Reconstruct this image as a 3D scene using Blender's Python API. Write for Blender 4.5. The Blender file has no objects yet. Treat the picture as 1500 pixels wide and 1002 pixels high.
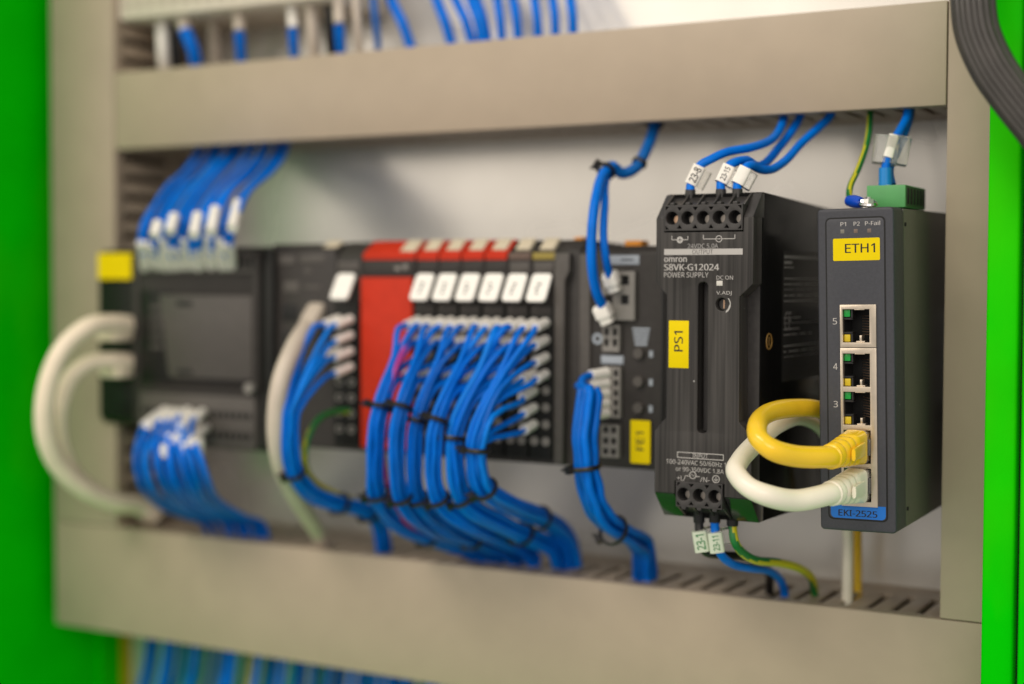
import bpy, bmesh, math, random
from mathutils import Vector, Matrix
random.seed(7)
R = math.radians
S = 0.001                                   # everything below is written in millimetres
scene = bpy.context.scene
COL = scene.collection

# ---------------------------------------------------------------- camera, light, exposure
cam_data = bpy.data.cameras.new("camera")
cam_data.sensor_width = 36.0
cam_data.lens = 36.0 * 2210.6 / 1500.0
cam_data.clip_start = 0.02
cam_data.clip_end = 50.0
cam = bpy.data.objects.new("camera", cam_data)
COL.objects.link(cam)
cam.matrix_world = Matrix(((0.870787, -0.022729, 0.491135, 0.241230), (0.491650, 0.033651, -0.870143, -0.659524), (0.003250, 0.999175, 0.040478, 0.000000), (0, 0, 0, 1)))
scene.camera = cam
cam_data.dof.use_dof = True
cam_data.dof.focus_distance = 0.562
cam_data.dof.aperture_fstop = 3.3
cam_data.dof.aperture_blades = 9

world = bpy.data.worlds.new("World")
scene.world = world
world.use_nodes = True
bg = world.node_tree.nodes["Background"]
bg.inputs[0].default_value = (1.0, 0.95, 0.885, 1)
bg.inputs[1].default_value = 0.50

def lamp(name, loc, target, sx, sy, power, col):
    d = bpy.data.lights.new(name, 'AREA')
    d.shape = 'RECTANGLE'; d.size = sx; d.size_y = sy
    d.energy = power; d.color = col
    o = bpy.data.objects.new(name, d); COL.objects.link(o)
    o.location = loc
    o.rotation_euler = (Vector(target) - Vector(loc)).to_track_quat('-Z', 'Y').to_euler()
    return o
lamp("unseen_lamp", (-0.45, -2.0, 1.95), (-0.15, 0, 0.0), 1.6, 0.9, 36, (1.0, 0.91, 0.80))  # warm ceiling light, out of view
lamp("unseen_lamp", (-2.1, -3.1, 0.75), (-0.1, 0, 0.0), 3.0, 1.1, 19, (1.0, 0.89, 0.76))  # added low at front-left to give the plate its sheen, no known source
lamp("unseen_lamp", (0.85, -1.7, 0.65), (0.0, 0, 0.0), 1.2, 0.7, 9.5, (1.0, 0.93, 0.85))  # added fill from front-right, lifts the right duct and lower plate

vs = scene.view_settings
vs.view_transform = 'Standard'; vs.look = 'None'; vs.exposure = 0.0; vs.gamma = 1.0
vs.use_curve_mapping = False

# ---------------------------------------------------------------- materials
MATS = {}
def mat(name, col, rough=0.5, metal=0.0, spec=0.5, noise=0.0, nscale=400, nstretch=(1, 1, 1), bump=0.0, bscale=900,
        bstretch=(1, 1, 1), rnoise=0.0, coat=0.0, trans=0.0, ior=1.45, sss=0.0, emit=0.0, dirt=0.0, patch=None, specks=0):
    if name in MATS: return MATS[name]
    m = bpy.data.materials.new(name); m.use_nodes = True
    nt = m.node_tree; N = nt.nodes; L = nt.links
    p = N["Principled BSDF"]
    p.inputs["Base Color"].default_value = (*col, 1)
    p.inputs["Roughness"].default_value = rough
    p.inputs["Metallic"].default_value = metal
    p.inputs["Specular IOR Level"].default_value = spec
    p.inputs["Coat Weight"].default_value = coat
    p.inputs["Coat Roughness"].default_value = 0.12
    p.inputs["Transmission Weight"].default_value = trans
    p.inputs["IOR"].default_value = ior
    if sss:
        p.inputs["Subsurface Weight"].default_value = sss
        p.inputs["Subsurface Radius"].default_value = (0.004, 0.003, 0.002)
        p.inputs["Subsurface Scale"].default_value = 0.5
    if emit:
        p.inputs["Emission Color"].default_value = (*col, 1)
        p.inputs["Emission Strength"].default_value = emit
    tc = N.new("ShaderNodeTexCoord")
    def tex(scale, stretch, detail=4):
        mp = N.new("ShaderNodeMapping"); mp.inputs["Scale"].default_value = stretch
        L.new(tc.outputs["Object"], mp.inputs["Vector"])
        t = N.new("ShaderNodeTexNoise"); t.inputs["Scale"].default_value = scale
        t.inputs["Detail"].default_value = detail
        L.new(mp.outputs[0], t.inputs["Vector"]); return t
    if noise or dirt:
        src = None
        if noise:
            t = tex(nscale, nstretch)
            mx = N.new("ShaderNodeMix"); mx.data_type = 'RGBA'
            a = [max(0, c * (1 - noise)) for c in col]; b = [min(1, c * (1 + noise)) for c in col]
            mr = N.new("ShaderNodeMapRange"); mr.inputs[1].default_value = 0.3; mr.inputs[2].default_value = 0.7
            L.new(t.outputs["Fac"], mr.inputs[0]); L.new(mr.outputs[0], mx.inputs["Factor"])
            mx.inputs["A"].default_value = (*a, 1); mx.inputs["B"].default_value = (*b, 1)
            src = mx.outputs["Result"]
        if dirt:
            t2 = tex(28, (1, 1, 1), 6)
            cr = N.new("ShaderNodeMapRange"); cr.inputs[1].default_value = 0.42; cr.inputs[2].default_value = 0.72
            cr.inputs[3].default_value = 0.0; cr.inputs[4].default_value = dirt
            L.new(t2.outputs["Fac"], cr.inputs[0])
            m2 = N.new("ShaderNodeMix"); m2.data_type = 'RGBA'
            L.new(cr.outputs[0], m2.inputs["Factor"])
            if src: L.new(src, m2.inputs["A"])
            else: m2.inputs["A"].default_value = (*col, 1)
            m2.inputs["B"].default_value = (col[0] * .45, col[1] * .43, col[2] * .40, 1)
            src = m2.outputs["Result"]
        L.new(src, p.inputs["Base Color"])
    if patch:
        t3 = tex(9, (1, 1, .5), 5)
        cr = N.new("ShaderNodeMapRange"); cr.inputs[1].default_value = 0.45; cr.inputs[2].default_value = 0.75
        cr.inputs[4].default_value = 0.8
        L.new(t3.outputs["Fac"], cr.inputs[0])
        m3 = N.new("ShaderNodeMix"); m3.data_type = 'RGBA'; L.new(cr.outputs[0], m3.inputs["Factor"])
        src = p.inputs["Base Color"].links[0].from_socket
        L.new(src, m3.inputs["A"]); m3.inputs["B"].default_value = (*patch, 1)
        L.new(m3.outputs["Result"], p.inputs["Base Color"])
    if specks:
        vo = N.new("ShaderNodeTexVoronoi"); vo.inputs["Scale"].default_value = specks
        L.new(tc.outputs["Object"], vo.inputs["Vector"])
        lt = N.new("ShaderNodeMath"); lt.operation = 'LESS_THAN'; lt.inputs[1].default_value = 0.035
        L.new(vo.outputs["Distance"], lt.inputs[0])
        m4 = N.new("ShaderNodeMix"); m4.data_type = 'RGBA'; L.new(lt.outputs[0], m4.inputs["Factor"])
        L.new(p.inputs["Base Color"].links[0].from_socket, m4.inputs["A"]); m4.inputs["B"].default_value = (.35, .34, .33, 1)
        L.new(m4.outputs["Result"], p.inputs["Base Color"])
    if rnoise:
        t = tex(nscale * .6, nstretch)
        mr = N.new("ShaderNodeMapRange")
        mr.inputs[3].default_value = max(0.02, rough - rnoise); mr.inputs[4].default_value = rough + rnoise
        L.new(t.outputs["Fac"], mr.inputs[0]); L.new(mr.outputs[0], p.inputs["Roughness"])
    if bump:
        t = tex(bscale, bstretch)
        b = N.new("ShaderNodeBump"); b.inputs["Strength"].default_value = bump; b.inputs["Distance"].default_value = 0.0004
        L.new(t.outputs["Fac"], b.inputs["Height"]); L.new(b.outputs[0], p.inputs["Normal"])
    MATS[name] = m
    return m

M_DULL = mat("dull_steel", (0.30, 0.27, 0.24), 0.42, 0.9)
M_PLATE = mat("zinc_plate", (0.82, 0.79, 0.74), 0.27, 0.40, noise=0.10, nscale=9, rnoise=0.07, bump=0.10, bscale=14, dirt=0.10)
M_GREEN = mat("green_paint", (0.0, 0.57, 0.0), 0.5, spec=0.05, noise=0.07, patch=(0.07, 0.62, 0.0), nscale=30, bump=0.12, bscale=260)  # patch: yellowish blotches put mottled reflections, and some wear, into the paint
M_DUCT = mat("beige_grey_pvc", (0.435, 0.350, 0.262), 0.42, noise=0.03, nscale=60, bump=0.05, bscale=500, dirt=0.07, rnoise=0.05)
M_PSU = mat("brushed_dark_plastic", (0.037, 0.034, 0.032), 0.36, specks=90, spec=0.4, noise=0.55, nscale=700, nstretch=(1, 1, 0.02), bump=0.35, bscale=900,
            bstretch=(1, 1, 0.015), rnoise=0.10)  # noise: brushed streaks, with reflected brightness put into the colour
M_PSUS = mat("gloss_black_plastic", (0.008, 0.008, 0.008), 0.12, spec=0.06, ior=1.25, noise=0.2, nscale=60, rnoise=0.05)
M_TERM = mat("dark_terminal_plastic", (0.040, 0.037, 0.036), 0.36, noise=0.15, nscale=500)
M_BLACK = mat("matt_black", (0.006, 0.006, 0.006), 0.55)
M_TIE = mat("black_nylon", (0.012, 0.011, 0.011), 0.35)
M_EKI = mat("grey_powder_coat", (0.047, 0.049, 0.059), 0.45, specks=110, noise=0.10, nscale=900, bump=0.35, bscale=2600, dirt=0.05)
M_EKIS = mat("dark_case_sheet", (0.105, 0.103, 0.082), 0.36, noise=0.10, nscale=700, bump=0.2, bscale=2200)
M_PANEL = mat("grey_front_foil", (0.052, 0.054, 0.064), 0.40, specks=110, noise=0.08, nscale=900, bump=0.15, bscale=2400)
M_SHIELD = mat("nickel_shield", (0.72, 0.62, 0.50), 0.30, 0.85, noise=0.06, nscale=300)
M_PLC = mat("charcoal_plastic", (0.038, 0.034, 0.031), 0.46, spec=0.35, noise=0.10, nscale=300, bump=0.1, bscale=1500)
M_PLCD = mat("near_black_plastic", (0.011, 0.011, 0.010), 0.42, spec=0.3, noise=0.10, nscale=300)
M_PLCL = mat("grey_block_plastic", (0.085, 0.076, 0.068), 0.48, noise=0.08, nscale=300)
M_RED = mat("red_plastic", (0.53, 0.030, 0.009), 0.5, spec=0.25, noise=0.05, nscale=200)
M_TAG = mat("white_tag_plastic", (0.93, 0.90, 0.84), 0.45, noise=0.03, nscale=500)
M_CAPP = mat("cream_latch_plastic", (0.62, 0.54, 0.40), 0.45, noise=0.05, nscale=500)
M_LGREY = mat("light_grey_connector", (0.24, 0.225, 0.205), 0.45, noise=0.06, nscale=500)
M_BLUE = mat("blue_wire_pvc", (0.0, 0.160, 0.70), 0.34, spec=0.16, noise=0.10, nscale=120, sss=0.0)
M_BLUE2 = mat("blue_wire_pvc_deep", (0.0, 0.125, 0.54), 0.30, spec=0.22, noise=0.10, nscale=120)
M_BLUE3 = mat("blue_wire_pvc_light", (0.0, 0.195, 0.74), 0.36, spec=0.18, noise=0.10, nscale=120)
BLUES = [M_BLUE, M_BLUE2, M_BLUE, M_BLUE3]
M_BLUED = mat("dark_blue_wire_pvc", (0.0, 0.12, 0.45), 0.40, noise=0.10, nscale=120)
M_TEAL = mat("teal_wire_pvc", (0.004, 0.22, 0.25), 0.38, noise=0.10, nscale=120)
M_OLIVE = mat("olive_wire_pvc", (0.36, 0.33, 0.07), 0.40, noise=0.10, nscale=120)
M_SLEEVE = mat("white_marker_sleeve", (0.90, 0.86, 0.79), 0.32, noise=0.05, nscale=300)
M_CLEAR = mat("clear_sleeve", (0.93, 0.92, 0.88), 0.12, trans=0.85, ior=1.35)
M_YEL = mat("yellow_cable_pvc", (0.95, 0.60, 0.025), 0.24, noise=0.04, nscale=90, bump=0.10, bscale=90, coat=0.2)
M_IVORY = mat("ivory_cable_pvc", (0.90, 0.84, 0.70), 0.30, noise=0.04, nscale=90, bump=0.10, bscale=90)
M_BEIGE = mat("beige_cable_pvc", (0.92, 0.79, 0.61), 0.38, noise=0.04, nscale=90)
M_GREYC = mat("grey_cable_pvc", (0.60, 0.52, 0.43), 0.42, noise=0.05, nscale=90)
M_DGREY = mat("dark_grey_cable_pvc", (0.040, 0.035, 0.031), 0.36, noise=0.15, nscale=150)
M_EYEL = mat("earth_yellow_pvc", (0.55, 0.50, 0.015), 0.36, noise=0.06, nscale=100)
M_EGRN = mat("earth_green_pvc", (0.010, 0.17, 0.035), 0.36, noise=0.06, nscale=100)
M_LABEL = mat("yellow_label_film", (0.80, 0.61, 0.0), 0.5, spec=0.15, noise=0.02, nscale=300)
M_INK = mat("black_ink", (0.012, 0.011, 0.010), 0.5)
M_PRINT = mat("grey_white_print", (0.46, 0.44, 0.42), 0.5)
M_PRINTD = mat("faint_grey_print", (0.34, 0.33, 0.32), 0.5)
M_BLUEL = mat("blue_label_film", (0.010, 0.165, 0.62), 0.4, noise=0.03, nscale=300)
M_LEDG = mat("green_lens", (0.012, 0.32, 0.05), 0.25)
M_LEDY = mat("yellow_lens", (0.62, 0.46, 0.02), 0.25)
M_STEEL = mat("bright_steel", (0.75, 0.73, 0.70), 0.22, 1.0)
M_BRASS = mat("copper_clamp", (0.55, 0.36, 0.24), 0.35, 0.8)
M_GTERM = mat("green_terminal_plastic", (0.10, 0.36, 0.12), 0.42, noise=0.06, nscale=200)
M_CREAM = mat("cream_housing", (0.70, 0.63, 0.52), 0.45, noise=0.04, nscale=200)
M_ORANGE = mat("orange_clip_plastic", (0.72, 0.27, 0.02), 0.4)
M_RUBBER = mat("gasket_rubber", (0.008, 0.010, 0.008), 0.6)

# ---------------------------------------------------------------- mesh helpers
FONT = None
try:
    import os
    FONT = bpy.data.fonts.load(os.path.join(bpy.utils.resource_path('LOCAL'), "datafiles", "fonts", "NotoSansMath-Regular.woff2"))   # ships with Blender
except Exception:
    FONT = None
def V(*a): return Vector(a[0] if len(a) == 1 else a)

class B:
    """collects shapes (in mm) in one bmesh"""
    def __init__(s): s.bm = bmesh.new(); s.mi = 0
    def _tag(s, f):
        for x in f: x.material_index = s.mi
    def box(s, x0, x1, y0, y1, z0, z1, bev=0.0, seg=2):
        bm = s.bm
        v = [bm.verts.new((x, y, z)) for x in (x0, x1) for y in (y0, y1) for z in (z0, z1)]
        q = [(0, 1, 3, 2), (4, 6, 7, 5), (0, 4, 5, 1), (2, 3, 7, 6), (0, 2, 6, 4), (1, 5, 7, 3)]
        f = [bm.faces.new([v[i] for i in a]) for a in q]
        s._tag(f)
        if bev > 0:
            e = list({e for a in f for e in a.edges})
            r = bmesh.ops.bevel(bm, geom=e, offset=bev, segments=seg, profile=0.5, affect='EDGES', clamp_overlap=True)
            s._tag(r['faces'])
        return s
    def prism(s, pts, axis, a0, a1, bev=0.0, seg=2):
        """polygon of 2-D points extruded along axis ('x': pts are (y,z); 'y': (x,z); 'z': (x,y))"""
        def P(p, a):
            return {'x': (a, p[0], p[1]), 'y': (p[0], a, p[1]), 'z': (p[0], p[1], a)}[axis]
        bm = s.bm
        A = [bm.verts.new(P(p, a0)) for p in pts]; C = [bm.verts.new(P(p, a1)) for p in pts]
        n = len(pts)
        f = [bm.faces.new(A), bm.faces.new(C[::-1])]
        for i in range(n): f.append(bm.faces.new((A[i], C[i], C[(i + 1) % n], A[(i + 1) % n])))
        s._tag(f)
        if bev > 0:
            e = list({e for a in f for e in a.edges})
            r = bmesh.ops.bevel(bm, geom=e, offset=bev, segments=seg, profile=0.5, affect='EDGES', clamp_overlap=True)
            s._tag(r['faces'])
        return s
    def ring(s, pts): return [s.bm.verts.new(p) for p in pts]
    def skin(s, rings, caps=True, closed=False, matfn=None):
        n = len(rings[0]); f = []
        for k in range(len(rings) - (0 if closed else 1)):
            a = rings[k]; b = rings[(k + 1) % len(rings)]
            for i in range(n):
                g = s.bm.faces.new((a[i], a[(i + 1) % n], b[(i + 1) % n], b[i]))
                g.material_index = matfn(i, k) if matfn else s.mi
        if caps and not closed:
            g = s.bm.faces.new(rings[0][::-1]); h = s.bm.faces.new(rings[-1])
            g.material_index = h.material_index = s.mi
        return s
    def tube(s, path, r, n=10, caps=True, matfn=None):
        path = [V(p) for p in path]
        fr = frames(path)
        rings = []
        for k, (p, (t, a, b)) in enumerate(zip(path, fr)):
            rr = r(k / (len(path) - 1)) if callable(r) else r
            rings.append(s.ring([p + (a * math.cos(2 * math.pi * i / n) + b * math.sin(2 * math.pi * i / n)) * rr for i in range(n)]))
        return s.skin(rings, caps, matfn=matfn)
    def cyl(s, p0, p1, r0, r1=None, n=14):
        p0 = V(p0); p1 = V(p1)
        rr = r0 if r1 is None else (lambda t: r0 + (r1 - r0) * t)
        return s.tube([p0, p1], rr, n)
    def loft(s, secs, n=20):
        """secs: (centre, axis_u, axis_v, half_u, half_v, power)"""
        rings = []
        for c, u, v, hu, hv, pw in secs:
            c = V(c); u = V(u); v = V(v); pts = []
            for i in range(n):
                a = 2 * math.pi * i / n; ca, sa = math.cos(a), math.sin(a)
                pts.append(c + u * hu * math.copysign(abs(ca) ** (2 / pw), ca) + v * hv * math.copysign(abs(sa) ** (2 / pw), sa))
            rings.append(s.ring(pts))
        return s.skin(rings)
    def torus(s, c, t, R_, r, n=18, m=6, squash=1.0):
        c = V(c); t = V(t).normalized()
        a = t.orthogonal().normalized(); b = t.cross(a)
        rings = []
        for k in range(n):
            q = 2 * math.pi * k / n; d = a * math.cos(q) + b * math.sin(q)
            rings.append(s.ring([c + d * (R_ + r * math.cos(2 * math.pi * j / m)) + t * (squash * r * math.sin(2 * math.pi * j / m)) for j in range(m)]))
        return s.skin(rings, closed=True)
    def plate(s, outer, holes, y0, y1, bev=0.0, res=2):
        """flat plate in the x-z plane with real holes, between y0 (front) and y1 (back)"""
        cu = bpy.data.curves.new("tmp", 'CURVE'); cu.dimensions = '2D'; cu.fill_mode = 'BOTH'
        cu.extrude = (y1 - y0) / 2 - bev; cu.bevel_depth = bev; cu.bevel_resolution = res; cu.offset = -bev
        for poly in [outer] + list(holes):
            sp = cu.splines.new('POLY'); sp.points.add(len(poly) - 1); sp.use_cyclic_u = True
            for pt, q in zip(sp.points, poly): pt.co = (q[0], q[1], 0, 1)
        o = bpy.data.objects.new("tmp", cu); COL.objects.link(o)
        dg = bpy.context.evaluated_depsgraph_get()
        me = bpy.data.meshes.new_from_object(o.evaluated_get(dg))
        ym = (y0 + y1) / 2
        for v in me.vertices: v.co = (v.co.x, ym - v.co.z, v.co.y)
        k = len(s.bm.faces)
        s.bm.from_mesh(me); s.bm.faces.ensure_lookup_table()
        for f in list(s.bm.faces)[k:]: f.material_index = s.mi
        bmesh.ops.remove_doubles(s.bm, verts=s.bm.verts[:], dist=0.001)
        bpy.data.objects.remove(o); bpy.data.curves.remove(cu); bpy.data.meshes.remove(me)
        return s
    def mesh(s, name, origin=(0, 0, 0), smooth=35):
        bm = s.bm
        bmesh.ops.recalc_face_normals(bm, faces=bm.faces[:])
        o = V(origin)
        for v in bm.verts: v.co = (v.co - o) * S
        me = bpy.data.meshes.new(name); bm.to_mesh(me); bm.free()
        if smooth:
            me.shade_smooth(); me.set_sharp_from_angle(angle=R(smooth))
        return me

def frames(path):
    n = len(path); T = []
    for k in range(n):
        d = path[min(k + 1, n - 1)] - path[max(k - 1, 0)]
        T.append(d.normalized() if d.length > 1e-9 else Vector((0, 0, -1)))
    a = T[0].orthogonal().normalized(); out = []
    for k in range(n):
        a = (a - T[k] * a.dot(T[k]))
        a = a.normalized() if a.length > 1e-6 else T[k].orthogonal().normalized()
        out.append((T[k], a, T[k].cross(a)))
    return out

def smooth(pts, per=7):
    """Catmull-Rom through pts (centripetal-like spacing kept simple)"""
    P = [V(p) for p in pts]
    P = [P[0] * 2 - P[1]] + P + [P[-1] * 2 - P[-2]]
    out = []
    for i in range(1, len(P) - 2):
        p0, p1, p2, p3 = P[i - 1], P[i], P[i + 1], P[i + 2]
        def kn(a, b): return max(1e-4, (b - a).length ** 0.5)
        t0 = 0; t1 = t0 + kn(p0, p1); t2 = t1 + kn(p1, p2); t3 = t2 + kn(p2, p3)
        for j in range(per):
            t = t1 + (t2 - t1) * j / per
            A1 = p0 * ((t1 - t) / (t1 - t0)) + p1 * ((t - t0) / (t1 - t0))
            A2 = p1 * ((t2 - t) / (t2 - t1)) + p2 * ((t - t1) / (t2 - t1))
            A3 = p2 * ((t3 - t) / (t3 - t2)) + p3 * ((t - t2) / (t3 - t2))
            B1 = A1 * ((t2 - t) / (t2 - t0)) + A2 * ((t - t0) / (t2 - t0))
            B2 = A2 * ((t3 - t) / (t3 - t1)) + A3 * ((t - t1) / (t3 - t1))
            out.append(B1 * ((t2 - t) / (t2 - t1)) + B2 * ((t - t1) / (t2 - t1)))
    out.append(P[-2]); return out

BASE = {}
def tag(o, label, cat, group=None):
    o["label"] = label; o["category"] = cat
    if group: o["group"] = group
    return o
def thing(name, label, cat, base=(0, 0, 0), group=None, rot=None):
    o = bpy.data.objects.new(name, None); COL.objects.link(o)
    o.empty_display_size = 0.01
    o.location = V(base) * S
    if rot: o.rotation_euler = rot
    BASE[o.name] = V(base)
    return tag(o, label, cat, group)
def part(name, b, m, parent, label=None, world=True, sm=35):
    """a mesh child; shapes were drawn in world mm (world=True) or in the thing's own mm"""
    root = parent
    while root.parent: root = root.parent
    me = b.mesh(name, BASE[root.name] if world else (0, 0, 0), sm) if isinstance(b, B) else b
    if not me.materials:
        for q in (m if isinstance(m, (list, tuple)) else [m]): me.materials.append(q)
    o = bpy.data.objects.new(name, me); COL.objects.link(o); o.parent = parent
    if label: o["label"] = label
    return o
def single(name, b, m, label, cat, base, group=None, sm=35):
    me = b.mesh(name, base, sm); me.materials.append(m)
    o = bpy.data.objects.new(name, me); COL.objects.link(o); o.location = V(base) * S
    BASE[o.name] = V(base)
    return tag(o, label, cat, group)
def struct(name, b, m, base=(0, 0, 0)):
    me = b.mesh(name, base); me.materials.append(m)
    o = bpy.data.objects.new(name, me); COL.objects.link(o); o.location = V(base) * S
    BASE[o.name] = V(base); o["kind"] = "structure"; return o
def stuff(o): o["kind"] = "stuff"; return o
def copy_tree(o, parent=None):
    c = o.copy(); COL.objects.link(c)
    if parent: c.parent = parent
    for ch in list(o.children): copy_tree(ch, c)
    return c

def text(parent, s, box, y, m, name="lettering", rot=False, world=True, bold=0.0, axis='y', keep=False, depth=0.04, xs=1):
    """lettering fitted in the rectangle box=(x0,x1,z0,z1) on a plane facing the viewer (axis 'y') or facing +x (axis 'x')"""
    cu = bpy.data.curves.new("tmp", 'FONT'); cu.body = s; cu.font = FONT or cu.font; cu.size = 1.0; cu.resolution_u = 3
    o = bpy.data.objects.new("tmp", cu); COL.objects.link(o)
    dg = bpy.context.evaluated_depsgraph_get()
    me = bpy.data.meshes.new_from_object(o.evaluated_get(dg))
    bpy.data.objects.remove(o); bpy.data.curves.remove(cu)
    P = [((-v.co.y, v.co.x) if rot else (v.co.x, v.co.y)) for v in me.vertices]
    a0 = min(p[0] for p in P); a1 = max(p[0] for p in P); b0 = min(p[1] for p in P); b1 = max(p[1] for p in P)
    x0, x1, z0, z1 = box
    sx = (x1 - x0) / (a1 - a0); sz = (z1 - z0) / (b1 - b0)
    if keep: sx = sz = min(sx, sz)
    root = parent
    while root.parent: root = root.parent
    org = BASE[root.name] if world else V(0, 0, 0)
    for v, p in zip(me.vertices, P):
        a = x0 + (p[0] - a0) * sx; c = z0 + (p[1] - b0) * sz
        q = V(a, y, c) if axis == 'y' else V(y, a, c)
        v.co = (q - org) * S
    if bold:
        bm = bmesh.new(); bm.from_mesh(me)
        g = bmesh.ops.duplicate(bm, geom=bm.verts[:] + bm.edges[:] + bm.faces[:])
        w = bold * 1.6 * sz
        d_ = V(0, -.012, w) if rot else (V(w, -.012, 0) if axis == 'y' else V(.012, w, 0))
        for e in g['geom']:
            if isinstance(e, bmesh.types.BMVert): e.co += d_ * S
        bm.to_mesh(me); bm.free()
    me.materials.append(m)
    ob = bpy.data.objects.new(name, me); COL.objects.link(ob); ob.parent = parent
    return ob

def rrect(x0, x1, z0, z1, r, n=4):
    out = []
    for cx, cz, a in ((x1 - r, z1 - r, 0), (x0 + r, z1 - r, 90), (x0 + r, z0 + r, 180), (x1 - r, z0 + r, 270)):
        for k in range(n + 1):
            q = R(a + 90 * k / n); out.append((cx + r * math.cos(q), cz + r * math.sin(q)))
    return out
def circ(cx, cz, r, n=20): return [(cx + r * math.cos(2 * math.pi * k / n), cz + r * math.sin(2 * math.pi * k / n)) for k in range(n)]
def rect(x0, x1, z0, z1): return [(x0, z0), (x1, z0), (x1, z1), (x0, z1)]

def disc_offsets(n, r):
    """tight pack of n wires of radius r"""
    out = []
    for k in range(n):
        a = k * 2.39996; d = r * 1.02 * math.sqrt(k + 0.35) * 1.12
        out.append((d * math.cos(a), d * math.sin(a)))
    return out
def spine_points(spine):
    sp = [V(p) for p in spine]
    return list(zip(sp, frames(sp)))
def cable_tie(parent, path, t, rad, wd=1.6, head=True):
    k = min(len(path) - 2, max(1, int(t * (len(path) - 1))))
    p = V(path[k]); d = (V(path[k + 1]) - V(path[k - 1])).normalized()
    b = B(); b.torus(p, d, rad + 0.25, 0.7, 22, 6, wd)
    o = part("cable_tie", b, M_TIE, parent)
    if head:
        u = (V(-0.55, -0.8, 0.0) - d * V(-0.55, -0.8, 0.0).dot(d)).normalized(); w = d.cross(u)
        h = B(); c = p + u * (rad + 1.5)
        rings = []
        for q in (-1, 1):
            rings.append(h.ring([c + u * (q * 1.3) + w * (a * 1.7) + d * (e * 1.5) for a, e in ((-1, -1), (1, -1), (1, 1), (-1, 1))]))
        h.skin(rings)
        h.tube([c + w * 1.3, c + w * 2.6 + u * .8, c + w * 3.6 + u * 1.5], 0.6, 6)
        part("tie_head", h, M_TIE, o)
    return o

# ---------------------------------------------------------------- setting: mounting plate and green cabinet
struct("mounting_plate", B().box(-396, 320, 0, 3, -420, 330), M_PLATE, (0, 0, -420))
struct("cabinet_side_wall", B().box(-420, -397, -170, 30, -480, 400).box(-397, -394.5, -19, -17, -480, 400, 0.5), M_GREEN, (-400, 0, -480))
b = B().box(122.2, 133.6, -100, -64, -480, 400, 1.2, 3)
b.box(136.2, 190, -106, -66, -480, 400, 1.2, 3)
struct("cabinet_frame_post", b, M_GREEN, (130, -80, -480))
struct("frame_gasket", B().box(133.0, 136.8, -94, -64, -480, 400), M_RUBBER, (135, -80, -480))
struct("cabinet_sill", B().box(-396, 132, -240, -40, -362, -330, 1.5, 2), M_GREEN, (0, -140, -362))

# ---------------------------------------------------------------- slotted wire ducts
PITCH = 10.5
def duct_h(name, label, x0, x1, z0, z1, side, xa, xb, depth=59.5):
    """horizontal duct: closed lid towards the viewer, one slotted wall, the other solid to darken the inside; 'side' is the wall that shows its fingers ('top'/'bottom')"""
    t = thing(name, label, "wire duct", ((x0 + x1) / 2, 0, z0), "slotted wire ducts framing the devices")
    b = B().box(x0, x1, -2.0, -0.3, z0, z1)
    b.box(x0, x1, -18.6, -2.0, z0 + .4, z0 + 2.2).box(x0, x1, -18.6, -2.0, z1 - 2.2, z1 - .4)
    part("base_channel", b, M_DUCT, t)
    lid = B()
    lid.prism([(-depth, z0 - 0.3), (-depth, z1 + 0.3), (-depth + 7, z1 + 0.3), (-depth + 7, z1 - 0.35), (-depth + 1.6, z1 - 0.9),
               (-depth + 1.6, z0 + 0.9), (-depth + 7, z0 + 0.35), (-depth + 7, z0 - 0.3)], 'x', x0, x1, 0.35, 2)
    part("lid", lid, M_DUCT, t)
    zf = (z1 - 2.2, z1 - .45) if side == 'top' else (z0 + .45, z0 + 2.2)
    zo = (z0 + .45, z0 + 2.2) if side == 'top' else (z1 - 2.2, z1 - .45)
    n0 = int((x1 - x0) / PITCH)
    me = None
    rest = B(); nrest = 0
    for k in range(n0 + 1):
        xs = x1 - 4 - k * PITCH
        w = PITCH - 3.3
        if xs - w < x0: break
        if xa <= xs <= xb:
            if me is None:
                me = B().box(-w, 0, -depth + 2, -18.7, zf[0], zf[1], 0.45, 2).mesh("finger"); me.materials.append(M_DUCT)
            f = bpy.data.objects.new("finger", me); COL.objects.link(f); f.parent = t
            f.location = (V(xs, 0, 0) - BASE[t.name]) * S
        else:
            rest.box(xs - w, xs, -depth + 2, -18.7, zf[0], zf[1]); nrest += 1
    rest.box(x0, x1, -depth + 2, -18.7, zo[0], zo[1])  # unseen wall made solid, not slotted, to keep light out of the duct
    part("back_wall", rest, M_DUCT, t)
    return t
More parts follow.
